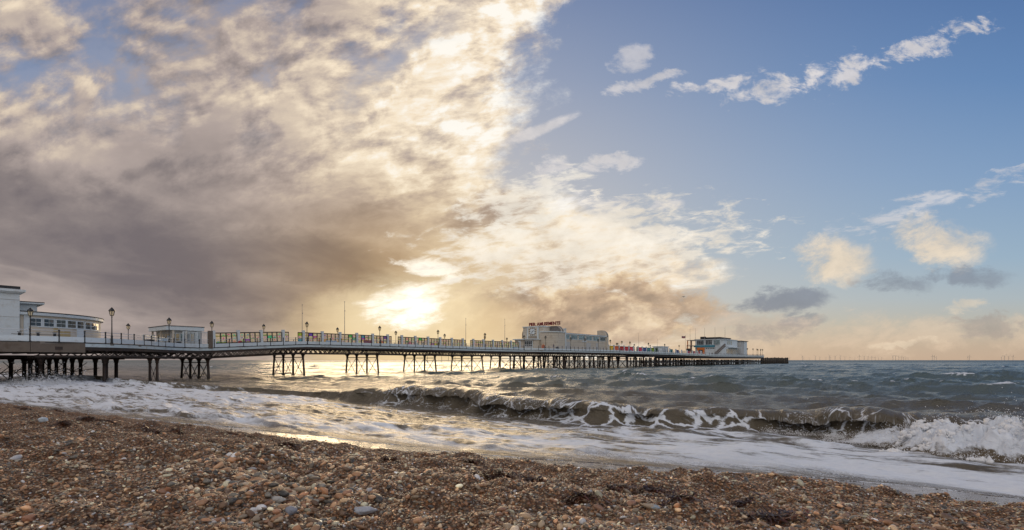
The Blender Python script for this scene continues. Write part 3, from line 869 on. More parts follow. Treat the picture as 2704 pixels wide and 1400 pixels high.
# --- spray: beads and clots of white water thrown up by the break
m_spray, n, b = mat_new('white_spray')
b.inputs['Base Color'].default_value = (.86, .87, .88, 1); b.inputs['Roughness'].default_value = .5
ico = bmesh.new(); bmesh.ops.create_icosphere(ico, subdivisions=1, radius=1); ico.verts.ensure_lookup_table()
IV = np.array([v.co[:] for v in ico.verts]); IF = np.array([[v.index for v in f.verts] for f in ico.faces]); ico.free()
OV = np.array([(1, 0, 0), (-1, 0, 0), (0, 1, 0), (0, -1, 0), (0, 0, 1), (0, 0, -1)], float)
OF = np.array([(0, 2, 4), (2, 1, 4), (1, 3, 4), (3, 0, 4), (2, 0, 5), (1, 2, 5), (3, 1, 5), (0, 3, 5)])
def bead_cloud(name, P, rad, BV, BF, jitter, seed):
    r = np.random.default_rng(seed)
    nb = len(BV)
    v = P[:, None, :] + BV[None] * rad[:, None, None] * (1 + r.normal(0, jitter, (len(P), nb, 1))) * r.uniform(.7, 1.4, (len(P), 1, 3))
    f = BF[None] + (np.arange(len(P)) * nb)[:, None, None]
    me = bpy.data.meshes.new(name)
    v = v.reshape(-1, 3); f = f.reshape(-1, 3)
    me.vertices.add(len(v)); me.vertices.foreach_set('co', v.astype(np.float32).ravel())
    me.loops.add(f.size); me.loops.foreach_set('vertex_index', f.ravel().astype(np.int32))
    me.polygons.add(len(f)); me.polygons.foreach_set('loop_start', np.arange(0, f.size, 3, dtype=np.int32))
    me.update(calc_edges=True); me.polygons.foreach_set('use_smooth', np.ones(len(f), bool))
    return me
r = np.random.default_rng(5)
def surf_z(q, a):
    """Top of the surf mesh near a point."""
    j = np.clip(np.searchsorted(aa, a), 0, len(aa) - 1)
    out = np.zeros(len(q))
    for c in np.unique(j):
        s_ = j == c
        d_ = np.abs(RQ[60:, c][None, :] - q[s_][:, None])
        zz2 = np.where(d_ < .12, RZ[60:, c][None, :], -9).max(1)
        out[s_] = np.where(zz2 > -5, zz2, base_z)
    ia = np.clip(np.searchsorted(ga[0], a), 0, ga.shape[1] - 1); iq = np.clip(np.searchsorted(gq[:, 0], q), 0, gq.shape[0] - 1)
    inside = (a > -3.1) & (q > 16.7) & (q < 20.8)
    return np.where(inside, np.maximum(out * (q < 0) + base_z, gz[iq, ia]), out)
def spray(cnt, a0, a1, q0, q1, up, rmin, rmax, seed, cluster=.35):
    r = np.random.default_rng(seed)
    nc = max(3, cnt // 40)
    ca, cq_ = r.uniform(a0, a1, nc), r.uniform(q0, q1, nc)
    pick = r.integers(0, nc, cnt)
    hgt = r.exponential(up, cnt) * (.4 + r.random(nc)[pick] * 1.3)
    a = ca[pick] + r.normal(0, .10 + cluster * .5, cnt) * (.4 + hgt); q = cq_[pick] + r.normal(0, .10 + cluster * .5, cnt) * (.4 + hgt)
    z = surf_z(q, a) + hgt
    x, y = qa2xy(q, a)
    return np.stack([x, y, z], -1), r.uniform(0, 1, cnt) ** 2.2 * (rmax - rmin) + rmin
PP, RR = [], []
for args in ((11000, -.8, 9, 17.7, 20.2, .075, .005, .018, 1), (3600, -2.6, -.4, 18.6, 20.0, .06, .004, .014, 2), (1500, -16.6, -12.2, 17.9, 18.8, .05, .005, .016, 3),
             (1500, -4.8, -2.2, 19.7, 20.6, .06, .005, .016, 4), (900, -25.5, -20, 18.6, 19.6, .06, .006, .018, 5), (1500, 1.0, 8, 20.0, 21, .16, .006, .018, 6)):
    p, q_ = spray(*args); PP.append(p); RR.append(q_)
spr = link_mesh('sea_spray', bead_cloud('sea_spray', np.vstack(PP), np.concatenate(RR), OV, OF, .2, 1), m_spray)
tag(spr, 'white spray beads over the breaking wave', 'spray', kind='stuff')
p, q_ = spray(2200, -.8, 9, 17.8, 20.2, .012, .02, .085, 9)
clot = link_mesh('foam_clots', bead_cloud('foam_clots', p - np.array([0, 0, .02]), q_, IV, IF, .28, 2), m_spray)
tag(clot, 'lumps of tumbling white water at the right end of the wave', 'foam', kind='stuff')
# splash against the legs under the landward end
def splash(px, py_base, a_c, wpx, cnt, up, seed):
    r = np.random.default_rng(seed)
    q_c = q_on(px, a_c); x0, y0 = qa2xy(q_c, a_c)
    x = x0 + r.normal(0, wpx * y0 / FPX * .4, cnt); y = y0 + r.normal(0, .8, cnt)
    z = .25 + r.exponential(up, cnt) * (.5 + np.abs(vnoise((x - x0) * 1.2, x * 0, 3)) * 2.2)
    return np.stack([x, y, z], -1), r.uniform(0, 1, cnt) ** 2 * .030 + .012
p1, r1_ = splash(70, 0, -67, 80, 3500, .20, 3); p2, r2_ = splash(125, 0, -67.5, 100, 6000, .32, 4)
spl = link_mesh('pier_splash', bead_cloud('pier_splash', np.vstack([p1, p2]), np.concatenate([r1_, r2_]), OV, OF, .25, 7), m_spray)
tag(spl, 'burst of white spray against the landward legs of the pier', 'spray', kind='stuff')

# ==================================================================== pier
ROT = R(51.0)
def ploc(q, y, z=0.0):
    """World place of a point of the pier: q metres out, y metres across (minus = our side)."""
    X, Y = qa2xy(q, -(y + 89.0)); return (X, Y, z)
def q_at(px, y):
    return float(q_on(px, -(y + 89.0)))

class MB:
    """Collects simple solids and links them as one mesh object."""
    def __init__(self): self.v, self.f = [], []
    def add(self, V, Fc):
        n0 = len(self.v); self.v += [tuple(p) for p in V]; self.f += [tuple(i + n0 for i in f) for f in Fc]; return self
    def box(self, x0, x1, y0, y1, z0, z1):
        V = [(x, y, z) for z in (z0, z1) for y in (y0, y1) for x in (x0, x1)]
        return self.add(V, [(0, 2, 3, 1), (4, 5, 7, 6), (0, 1, 5, 4), (2, 6, 7, 3), (0, 4, 6, 2), (1, 3, 7, 5)])
    def prism(self, poly, z0, z1):
        k = len(poly)
        V = [(x, y, z0) for x, y in poly] + [(x, y, z1) for x, y in poly]
        return self.add(V, [tuple(range(k - 1, -1, -1)), tuple(range(k, 2 * k))] + [(i, (i + 1) % k, k + (i + 1) % k, k + i) for i in range(k)])
    def slab(self, poly, axis, t0, t1):
        """Extrude an outline: axis 'x' -> outline in (y, z); 'y' -> outline in (x, z)."""
        k = len(poly)
        mk = (lambda t, p: (t, p[0], p[1])) if axis == 'x' else (lambda t, p: (p[0], t, p[1]))
        V = [mk(t0, p) for p in poly] + [mk(t1, p) for p in poly]
        return self.add(V, [tuple(range(k - 1, -1, -1)), tuple(range(k, 2 * k))] + [(i, (i + 1) % k, k + (i + 1) % k, k + i) for i in range(k)])
    def beam(self, p0, p1, w, h=None):
        h = w if h is None else h
        p0, p1 = Vector(p0), Vector(p1); d = (p1 - p0).normalized()
        up = Vector((0, 0, 1)) if abs(d.z) < .95 else Vector((1, 0, 0))
        s = d.cross(up).normalized(); u = s.cross(d)
        V = [p + s * a * w / 2 + u * b * h / 2 for p in (p0, p1) for a, b in ((-1, -1), (1, -1), (1, 1), (-1, 1))]
        return self.add(V, [(3, 2, 1, 0), (4, 5, 6, 7), (0, 1, 5, 4), (1, 2, 6, 5), (2, 3, 7, 6), (3, 0, 4, 7)])
    def tube(self, pts, r, seg=6, caps=True):
        pts = [Vector(p) for p in pts]; rs = r if isinstance(r, (list, tuple)) else [r] * len(pts)
        V, Fc = [], []
        for i, p in enumerate(pts):
            d = (pts[min(i + 1, len(pts) - 1)] - pts[max(i - 1, 0)]).normalized()
            up = Vector((0, 0, 1)) if abs(d.z) < .95 else Vector((1, 0, 0))
            s = d.cross(up).normalized(); u = s.cross(d)
            V += [p + (s * math.cos(2 * math.pi * k / seg) + u * math.sin(2 * math.pi * k / seg)) * rs[i] for k in range(seg)]
            if i: Fc += [((i - 1) * seg + k, (i - 1) * seg + (k + 1) % seg, i * seg + (k + 1) % seg, i * seg + k) for k in range(seg)]
        if caps: Fc += [tuple(range(seg - 1, -1, -1)), tuple(range((len(pts) - 1) * seg, len(pts) * seg))]
        return self.add(V, Fc)
    def lathe(self, prof, seg=10, cx=0, cy=0, flat=0.0):
        V, Fc = [], []
        for i, (rr, z) in enumerate(prof):
            V += [(cx + rr * math.cos(2 * math.pi * (k + flat) / seg), cy + rr * math.sin(2 * math.pi * (k + flat) / seg), z) for k in range(seg)]
            if i: Fc += [((i - 1) * seg + k, (i - 1) * seg + (k + 1) % seg, i * seg + (k + 1) % seg, i * seg + k) for k in range(seg)]
        Fc += [tuple(range(seg - 1, -1, -1)), tuple(range((len(prof) - 1) * seg, len(prof) * seg))]
        return self.add(V, Fc)
    def mesh(self, name, mat, smooth=False):
        me = bpy.data.meshes.new(name); me.from_pydata(self.v, [], self.f); me.materials.append(mat)
        if smooth: me.shade_smooth()
        return me
    def build(self, name, mat, parent=None, loc=(0, 0, 0), rotz=0.0, smooth=False):
        return link_mesh(name, self.mesh(name, mat, smooth), mat, parent, loc, rotz)

def thing(name, label, cat, loc=(0, 0, 0), rotz=0.0, group=None):
    o = bpy.data.objects.new(name, None); COL.objects.link(o)
    o.location = loc; o.rotation_euler = (0, 0, rotz); o.empty_display_size = .3
    return tag(o, label, cat, group)
def put(name, me, parent=None, loc=(0, 0, 0), rotz=0.0):
    o = bpy.data.objects.new(name, me); COL.objects.link(o); o.location = loc; o.rotation_euler = (0, 0, rotz)
    if parent is not None: o.parent = parent
    return o
def copy_thing(src, loc, rotz=None, label=None, group=None):
    def rec(o, par):
        c = o.copy(); COL.objects.link(c); c.parent = par
        for ch in o.children: rec(ch, c)
        return c
    c = rec(src, None); c.location = loc
    if rotz is not None: c.rotation_euler = (0, 0, rotz)
    if label: c['label'] = label
    if group: c['group'] = group
    return c

M = {}
M['white'] = simple_mat('white_paint', (.68, .76, .80), .5, var=.06, scale=3, dirt=(.42, .36, .28), dirt_amt=.35, dirt_scale=1.1)
M['fascia'] = simple_mat('fascia_paint', (.60, .69, .71), .55, var=.10, scale=5, dirt=(.25, .18, .12), dirt_amt=.55, dirt_scale=.9, bump=.2)
M['cream'] = simple_mat('cream_render', (.64, .58, .48), .7, var=.07, scale=2, dirt=(.38, .30, .22), dirt_amt=.45, dirt_scale=.8)
M['grey_render'] = simple_mat('grey_render', (.54, .55, .54), .7, var=.08, scale=2, dirt=(.34, .30, .26), dirt_amt=.4, dirt_scale=.7)
M['black'] = simple_mat('black_paint', (.022, .022, .024), .42, var=.3, scale=8)
M['iron'] = simple_mat('rusty_iron', (.052, .036, .028), .7, var=.35, scale=3, dirt=(.16, .07, .035), dirt_amt=.5, dirt_scale=2.0, bump=.3)
M['timber'] = simple_mat('wet_timber', (.040, .032, .026), .65, var=.4, scale=4, dirt=(.10, .075, .05), dirt_amt=.5, dirt_scale=3, bump=.4)
M['concrete'] = simple_mat('stained_concrete', (.17, .135, .105), .8, var=.25, scale=3, dirt=(.09, .06, .04), dirt_amt=.7, dirt_scale=1.3, bump=.3)
M['steel'] = simple_mat('galvanised_tube', (.62, .64, .66), .32, metal=.35, var=.08, scale=10)
M['roof'] = simple_mat('roof_felt', (.035, .036, .04), .8, var=.2, scale=4)
M['lead'] = simple_mat('lead_sheet', (.20, .185, .18), .6, var=.2, scale=3, dirt=(.33, .29, .24), dirt_amt=.4)
M['deck'] = simple_mat('deck_boards', (.22, .19, .16), .75, var=.2, scale=6)
M['pole'] = simple_mat('weathered_pole', (.36, .33, .30), .5, var=.2, scale=6)
M['red'] = simple_mat('red_plastic', (.45, .02, .03), .4, var=.1, scale=4)
M['maroon'] = simple_mat('maroon_paint', (.26, .035, .05), .5, var=.15, scale=4)
M['orange'] = simple_mat('orange_paint', (.72, .20, .03), .5, var=.1, scale=4)
M['teal'] = simple_mat('teal_band', (.03, .25, .36), .5, var=.25, scale=1.2, dirt=(.25, .42, .50), dirt_amt=.5, dirt_scale=.6)
M['skyblue'] = simple_mat('pale_blue_paint', (.34, .46, .60), .5, var=.1, scale=4)
M['signred'] = simple_mat('dark_red_letter', (.20, .012, .012), .4, var=.15, scale=4)
def glass_mat(name, col, rough=.06):
    m, n, b = mat_new(name)
    tcn = n.new('ShaderNodeTexCoord'); g = n.noise(tcn.outputs['Object'], 1.2, 3, .5)
    n.link(n.mix(g.sm(.35, .65), tuple(c * .6 for c in col), tuple(c * 1.5 for c in col)), b.inputs['Base Color'])
    b.inputs['Roughness'].default_value = rough; b.inputs['Specular IOR Level'].default_value = .7
    return m
M['glass'] = glass_mat('window_glass', (.030, .042, .050))
M['paleglass'] = glass_mat('pale_window_glass', (.16, .24, .26), .1)
M['warmglass'] = glass_mat('curtained_glass', (.42, .34, .20), .2)
def see_through(name, col, t=.5):
    m, n, b = mat_new(name)
    nt = m.node_tree; out = nt.nodes['Material Output']; nt.nodes.remove(b)
    tr = n.new('ShaderNodeBsdfTransparent'); tl = n.new('ShaderNodeBsdfTranslucent'); gl = n.new('ShaderNodeBsdfGlossy'); gl.inputs['Roughness'].default_value = .08
    mx, m2 = n.new('ShaderNodeMixShader'), n.new('ShaderNodeMixShader')
    mx.inputs[0].default_value = t; m2.inputs[0].default_value = .04
    if callable(col):
        c = col(n); n.link(c, tr.inputs[0]); n.link(c, tl.inputs[0])
    else:
        tr.inputs[0].default_value = (*col, 1); tl.inputs[0].default_value = (*col, 1)
    nt.links.new(tl.outputs[0], mx.inputs[1]); nt.links.new(tr.outputs[0], mx.inputs[2])
    nt.links.new(mx.outputs[0], m2.inputs[1]); nt.links.new(gl.outputs[0], m2.inputs[2]); nt.links.new(m2.outputs[0], out.inputs[0])
    return m
M['lantern'] = see_through('lantern_glass', (1.0, .97, .86), .6)
M['clear'] = see_through('clear_pane', (.88, .9, .9), .9)
def art(n):
    """Three painted pictures one above the other, no two panes alike."""
    tcn = n.new('ShaderNodeTexCoord'); oi = n.new('ShaderNodeObjectInfo')
    x, y, z = n.sep(tcn.outputs['Object'])
    rnd = n.ex(oi.outputs['Random'])
    row = (z / .515)._m('FLOOR', z / .515)
    key = n.new('ShaderNodeTexWhiteNoise'); key.noise_dimensions = '2D'; n.link(n.vec(rnd * 91.0, row * 7.3, 0.0), key.inputs['Vector'])
    kv = n.ex(key.outputs['Value']); kc = n.sep(key.outputs['Color'])
    fz = z / .515 - row
    fx = x / .80
    hue = n.new('ShaderNodeHueSaturation'); n.link(kc[0], hue.inputs['Hue']); hue.inputs['Saturation'].default_value = 1.0
    hue.inputs['Color'].default_value = (.90, .28, .14, 1)
    hue2 = n.new('ShaderNodeHueSaturation'); n.link(kc[1], hue2.inputs['Hue']); hue2.inputs['Color'].default_value = (.10, .45, .80, 1)
    paper = n.mix(kc[2].sm(.90, .92) * .75, (.94, .90, .80), hue2.outputs[0])
    nn = n.noise(n.vec(x * 2.0, kv * 60.0, z * 2.0), 1.9, 3, .55)
    blot = (1.0 - ((fx - .5) * (fx - .5) * 7.0 + (fz - .45) * (fz - .45) * 7.0) + (nn - .5) * 5.0).sm(.85, 1.05)
    ground = (fz * -1.0 + .30 + (nn - .5) * 1.2).sm(-.05, .05) * kc[1].sm(.66, .70)
    c = n.mix(ground * .85, paper, n.mix(kc[2], (.30, .70, .22), (.97, .78, .20)))
    c = n.mix(blot * .75, c, hue.outputs[0])
    ln = (fz.min(1.0 - fz)).sm(.055, .02)
    return n.mix(ln, c, (.05, .04, .03))
M['art'] = see_through('painted_pane', art, .35)
def tinted(n):
    oi = n.new('ShaderNodeObjectInfo'); tcn = n.new('ShaderNodeTexCoord'); g = n.noise(tcn.outputs['Object'], 2.5, 3, .6)
    return n.mix(g.sm(.5, .72) * .45 + .08, oi.outputs['Color'], (.95, .9, .78))
M['tint'] = see_through('tinted_pane', tinted, .3)

def dz(q): return float(np.interp(q, [-40, 26, 30, 38, 46, 62, 90, 115, 165, 215, 225, 238, 340], [4.55, 4.52, 4.50, 4.98, 5.42, 5.46, 5.32, 5.38, 5.5, 5.32, 5.1, 4.66, 4.72]))
NEAR = [(-30, -20.5), (7, -21.5), (10, -21.8), (13, -21.2), (16, -19.7), (19.5, -16.4), (22, -12.8), (24.7, -9.2), (27, -7.4), (30, -6.5), (38, -5.8), (46, -5.5), (108, -5.5), (113, -8), (158, -8), (163, -5.5), (218, -5.5), (224, -7.2), (230, -11), (234, -13.2), (238, -14), (330, -14)]
FAR = [(-30, 16), (16, 16), (21, 12.5), (26, 8), (32, 5.5), (108, 5.5), (113, 8), (158, 8), (163, 5.5), (218, 5.5), (230, 11), (238, 14), (330, 14)]
def y_near(q): return float(np.interp(q, [p[0] for p in NEAR], [p[1] for p in NEAR]))
def y_far(q): return float(np.interp(q, [p[0] for p in FAR], [p[1] for p in FAR]))
def near_at(px):
    """q where the near edge of the deck crosses a bearing."""
    qs = np.arange(-5, 330, .05); ys = np.interp(qs, [p[0] for p in NEAR], [p[1] for p in NEAR])
    X, Y = qa2xy(qs, -(ys + 89)); pp = 1352 + FPX * X / Y
    return float(qs[int(np.argmin(np.abs(pp - px)))])
def far_at(px):
    qs = np.arange(0, 330, .05); ys = np.interp(qs, [p[0] for p in FAR], [p[1] for p in FAR])
    X, Y = qa2xy(qs, -(ys + 89)); pp = 1352 + FPX * X / Y
    return float(qs[int(np.argmin(np.abs(pp - px)))])

O0 = ploc(0, 0)
pier = thing('pier', 'long seaside pier with white edge boards standing on dark iron legs', 'pier', O0, ROT)

# deck
qs = sorted(set([p[0] for p in NEAR] + [p[0] for p in FAR] + list(np.arange(-30, 331, 6.0)) + [330]))
V, Fc = [], []
for q in qs:
    zt = dz(q) + .02
    V += [(q, y_near(q) + .03, zt), (q, y_far(q), zt), (q, y_far(q), zt - .22), (q, y_near(q) + .03, zt - .22)]
for i in range(len(qs) - 1):
    k = i * 4
    Fc += [(k, k + 4, k + 5, k + 1), (k + 1, k + 5, k + 6, k + 2), (k + 2, k + 6, k + 7, k + 3), (k + 3, k + 7, k + 4, k)]
Fc += [(0, 1, 2, 3), (len(V) - 1, len(V) - 2, len(V) - 3, len(V) - 4)]
obj_from('deck', V, Fc, M['deck'], pier)

# the near edge as a line with stations
edge_pts = []
for q in np.arange(-4, 330.01, .25): edge_pts.append((q, y_near(q)))
edge_pts = np.array(edge_pts)
cum = np.concatenate([[0], np.cumsum(np.hypot(*np.diff(edge_pts, axis=0).T))])
def station(s):
    q = float(np.interp(s, cum, edge_pts[:, 0])); return q, y_near(q)
POST = 2.19
stations = [station(s) for s in np.arange(0, cum[-1], POST)] + [(330.0, -14.0)]

# edge boards below the deck line, one by one
def strip(p0, p1, off0, off1, za, zb, mb):
    """A board along the edge from p0 to p1, between offsets outwards and heights relative to the deck line."""
    (q0, y0), (q1, y1) = p0, p1
    d = Vector((q1 - q0, y1 - y0, 0)).normalized(); nrm = Vector((d.y, -d.x, 0))
    A, B = Vector((q0, y0, 0)), Vector((q1, y1, 0))
    V = []
    for P, zq in ((A, dz(q0)), (B, dz(q1))):
        for off, z in ((off0, za), (off1, za), (off1, zb), (off0, zb)):
            p = P + nrm * off; V.append((p.x, p.y, zq + z))
    mb.add(V, [(0, 1, 2, 3), (7, 6, 5, 4), (0, 4, 5, 1), (1, 5, 6, 2), (2, 6, 7, 3), (3, 7, 4, 0)])
for i in range(0, len(stations) - 1, 2):
    p0, p1 = stations[i], stations[min(i + 2, len(stations) - 1)]
    if p0 == p1: continue
    concrete = p0[0] < 9.5
    mb = MB(); jig = random.uniform(-.015, .015)
    mid = stations[min(i + 1, len(stations) - 1)]
    if concrete: strip(p0, p1, -.3, .16, -1.02, -.07, mb)
    else:
        strip(p0, mid, -.02, .07 + jig, -.44, -.09, mb)
        if mid != p1: strip(mid, p1, -.02, .07 + jig, -.44, -.09, mb)
    mb.build('edge_board', M['concrete'] if concrete else M['fascia'], pier)
mb = MB()
for i in range(len(stations) - 1): strip(stations[i], stations[i + 1], -.05, .10, -.075, .0, mb)
mb.build('edge_kerb', M['black'], pier)
mb = MB()
for i in range(len(stations) - 1):
    if stations[i][0] > 9: strip(stations[i], stations[i + 1], -.25, .0, -.78, -.45, mb)
mb.build('edge_girder', M['iron'], pier)
mb = MB()
fs = [(q, y_far(q)) for q in np.arange(-4, 331, 4.0)]
for (q0, y0), (q1, y1) in zip(fs[:-1], fs[1:]):
    z0, z1 = dz(q0), dz(q1)
    mb.add([(q0, y0, z0 - .8), (q1, y1, z1 - .8), (q1, y1, z1 + .55), (q0, y0, z0 + .55), (q0, y0 + .12, z0 - .8), (q1, y1 + .12, z1 - .8), (q1, y1 + .12, z1 + .55), (q0, y0 + .12, z0 + .55)],
           [(0, 1, 2, 3), (7, 6, 5, 4), (3, 2, 6, 7), (0, 4, 5, 1)])
mb.build('far_edge_board', M['fascia'], pier)

# railing along our side
railing = thing('pier_railing', 'railing of black posts, steel tubes and white panels along the near pier edge', 'railing', O0, ROT)
pm = MB()
pm.box(-.06, .06, -.06, .06, .0, .10); pm.box(-.045, .045, -.045, .045, .10, 1.12); pm.lathe([(.075, .58), (.09, .62), (.075, .66)], 8); pm.lathe([(.07, 1.10), (.10, 1.15), (.09, 1.21), (.03, 1.25)], 8)
post_me = pm.mesh('post', M['black'])
gapq = [q_on(560, -82.4)]
for i, (q, y) in enumerate(stations):
    p0, p1 = stations[max(i - 1, 0)], stations[min(i + 1, len(stations) - 1)]
    put('post', post_me, railing, (q, y - .02, dz(q)), math.atan2(p1[1] - p0[1], p1[0] - p0[0]))
for i in range(len(stations) - 1):
    mb = MB(); (q0, y0), (q1, y1) = stations[i], stations[i + 1]
    g = .045
    a0 = (q0 + (q1 - q0) * g / POST, y0 + (y1 - y0) * g / POST); a1 = (q1 - (q1 - q0) * g / POST, y1 - (y1 - y0) * g / POST)
    strip(a0, a1, -.03, .03, .05, .56, mb); mb.build('infill_panel', M['white'], railing)
for nm, hz, rr in (('handrail', 1.15, .032), ('mid_rail', .86, .024)):
    for s0 in range(0, len(stations) - 1, 14):
        seg = stations[s0:s0 + 15]
        MB().tube([(q, y - .02, dz(q) + hz) for q, y in seg], rr, 6).build(nm, M['steel'], railing)
fr = thing('far_railing', 'railing along the far edge of the pier behind the windscreens', 'railing', O0, ROT)
fpts = [(q, y_far(q), dz(q)) for q in np.arange(-4, 331, 3.0)]
for hz in (1.15, .86): MB().tube([(q, y - .1, z + hz) for q, y, z in fpts], .03, 5).build('rail', M['steel'], fr)
for q, y, z in fpts: put('post', post_me, fr, (q, y - .1, z))

# ---------------------------------------------------------- legs and girders
def pile_mesh(r, top, bottom, batter=0.0, seg=9, bracket=True, mat='iron'):
    mb = MB()
    mb.tube([(0, batter, bottom), (0, batter * .03, top - .55)], [r * 1.12, r], seg)
    mb.tube([(0, 0, top - .60), (0, 0, top - .52), (0, 0, top - .48)], [r * 1.35, r * 1.55, r * 1.2], seg)
    if bracket:    # curved haunches under the girder
        mb.lathe([(r * 1.0, top - .75), (r * 1.15, top - .5), (r * 1.6, top - .26), (r * 2.5, top - .09), (r * 3.9, top)], seg)
    return mb.mesh('pile', M[mat], True)
PILE_CACHE = {}
def pile(parent, q, y, top, batter=0.0, r=.17, bracket=True, mat='iron'):
    key = (round(top * 5) / 5, batter, r, bracket, mat)
    if key not in PILE_CACHE: PILE_CACHE[key] = pile_mesh(r, key[0], -2.2, batter, bracket=bracket, mat=mat)
    return put('pile', PILE_CACHE[key], parent, (q, y, top - key[0]))
def trestle(q, ys, brace=True, r=.17, tie=.62):
    top = dz(q) - 1.62
    bat = {ys[0]: -.75, ys[-1]: .75}
    mb = MB()
    mb.beam((q, ys[0] - .5, top + .12), (q, ys[-1] + .5, top + .12), .30, .26)
    zt = top - .62; zb = .15
    mb.tube([(q, ys[0], zt), (q, ys[-1], zt)], .075, 6)
    if brace:
        for y0, y1 in zip(ys[:-1], ys[1:]):
            o0 = bat.get(y0, 0); o1 = bat.get(y1, 0)
            c = ((y0 + o0 * .5 + y1 + o1 * .5) / 2, zt - 1.75)
            mb.tube([(q - .03, y0 + .1, zt - .1), (q - .03, y1 + o1 * .9 - .1, zb - .6)], .058, 5)
            mb.tube([(q + .03, y1 - .1, zt - .1), (q + .03, y0 + o0 * .9 + .1, zb - .6)], .058, 5)
            mb.lathe([(.02, c[1] - .14), (.15, c[1]), (.02, c[1] + .14)], 6, q, c[0])
    t = mb.build('trestle', M['iron'], pier)
    for y in ys: pile(t, q, y, top, bat.get(y, 0.0), r)
    return t
Y4 = (-5.1, -1.75, 1.75, 5.1); Y5 = (-7.2, -3.6, 0.0, 3.6, 7.2)
bents = [31.0, 46.1, 61.5, 76.7, 92.0, 107.0]
for q in bents: trestle(q, Y4)
mids = [113.5, 119.5, 124.5, 130.5, 136.5, 142, 148.5, 154.5]
for k, q in enumerate(mids): trestle(q + random.uniform(-.4, .4), Y5 if k % 2 else (-7.2, -5.0, -1.8, 1.8, 7.2), r=.19)
for q in (161.5, 168.8, 176.0, 183.4): trestle(q, Y4, r=.19); 
def girder(q0, q1, y, parent=pier, depth=.88, pitch=.92):
    """Iron lattice between two trestles."""
    mb = MB()
    nseg = max(2, int((q1 - q0) / pitch)); st = (q1 - q0) / nseg
    zt = lambda q: dz(q) - .74
    zb = lambda q: dz(q) - .74 - depth
    mb.beam((q0, y, zt(q0) + .07), (q1, y, zt(q1) + .07), .22, .16); mb.beam((q0, y, zb(q0) + .07), (q1, y, zb(q1) + .07), .24, .18)
    for k in range(nseg):
        a, b_ = q0 + k * st, q0 + (k + 1) * st
        mb.beam((a, y - .03, zb(a)), (b_, y - .03, zt(b_)), .03, .10); mb.beam((a, y + .03, zt(a)), (b_, y + .03, zb(b_)), .03, .10)
    return mb.build('lattice_girder', M['iron'], parent)
allb = [19.5] + bents + mids + [161.5, 168.8, 176.0, 183.4, 192]
for q0, q1 in zip(allb[:-1], allb[1:]):
    for y in (Y4 if not 107 <= q0 < 158 else (-7.2, -2.4, 2.4, 7.2)): girder(q0, q1, y, pitch=1.1 if q0 < 31 else .92)
# cross bearers under the planks close most of the gaps against the light
mb = MB()
for q in np.arange(20, 192, 1.9): mb.beam((q, y_near(q) + .25, dz(q) - .62), (q, y_far(q) - .2, dz(q) - .62), .14, .30)
mb.build('deck_bearers', M['iron'], pier)

# landward end: a thicket of columns under the pavilion
rows = {}
for px, a in ((29, -86), (64, -84), (98, -90), (112, -84), (130, -93), (149, -92), (171, -90), (191, -88), (213, -86.5), (252, -86), (80, -80), (307, -82)):
    y = -a - 89; q = q_at(px, y); rows.setdefault(round(y), []).append((q, y))
tr = MB().beam((2, -4, 2.95), (21, -4, 2.95), .3, .35).beam((2, 2, 2.95), (21, 2, 2.95), .3, .35).build('column_frame', M['iron'], pier)
for lst in rows.values():
    for q, y in lst: pile(tr, q, y, 3.0, 0.0, .20)
fr2 = MB()
for (q, y) in ((17.7, -12.3), (19.0, -15.2), (21.2, -16.0), (22.0, -14.6)): pass
edge_cols = [(near_at(296) - .2, -17.5), (near_at(296) + .4, -15.8), (q_at(396, -14.2), -14.2), (q_at(415, -15.6), -15.6), (q_at(107, -18.5), -18.5)]
br = MB()
for (qa_, ya_), (qb_, yb_) in ((edge_cols[0], edge_cols[1]), (edge_cols[2], edge_cols[3])):
    for z0, z1 in ((2.4, -.3), (-.3, 2.4)): br.tube([(qa_, ya_, z0), (qb_, yb_, z1)], .03, 5)
    br.lathe([(.02, .95), (.13, 1.05), (.02, 1.15)], 6, (qa_ + qb_) / 2, (ya_ + yb_) / 2)
for k in range(9):
    a0 = (1 + k * 1.7, -6 + (k % 3) * 2.5); a1 = (3.4 + k * 1.7, -4 + (k % 2) * 4.0)
    br.tube([(*a0, 2.5), (*a1, -.2)], .045, 5); br.tube([(*a0, -.1), (*a1, 2.4)], .045, 5); br.tube([(*a0, .9), (a1[0] + .6, a1[1] - 3, 1.7)], .045, 5)
br.beam((9.3, -19.6, 3.05), (near_at(446), -9, 3.05), .3, .3); br.beam((2, -15, 3.1), (24, -7, 3.1), .3, .3)
br = br.build('edge_frame', M['iron'], pier)
for q, y in edge_cols: pile(br, q, y, 3.0, 0.0, .15)
mb = MB()
lat = [(9.6, -20.8), (13, -20.4), (16, -18.9), (19.5, -15.6), (22, -12.0), (24.7, -8.6), (27.5, -6.6), (31, -6.0)]
for (q0, y0), (q1, y1) in zip(lat[:-1], lat[1:]):
    mb.beam((q0, y0, 3.12), (q1, y1, 3.12), .2, .2); mb.beam((q0, y0, 3.75), (q1, y1, 3.75), .2, .16)
    for k in range(3):
        f0, f1 = k / 3, (k + 1) / 3
        A, B = (q0 + (q1 - q0) * f0, y0 + (y1 - y0) * f0), (q0 + (q1 - q0) * f1, y0 + (y1 - y0) * f1)
        mb.beam((*A, 3.1), (*B, 3.8), .05, .10); mb.beam((*A, 3.8), (*B, 3.1), .05, .10)
mb.build('lattice_girder', M['iron'], pier)
mb = MB()
for q in np.arange(-2, 20, 1.6): mb.beam((q, y_near(q) + .4, 3.85), (q, y_far(q) - .2, 3.85), .25, .5)
mb.build('floor_beams', M['iron'], pier)

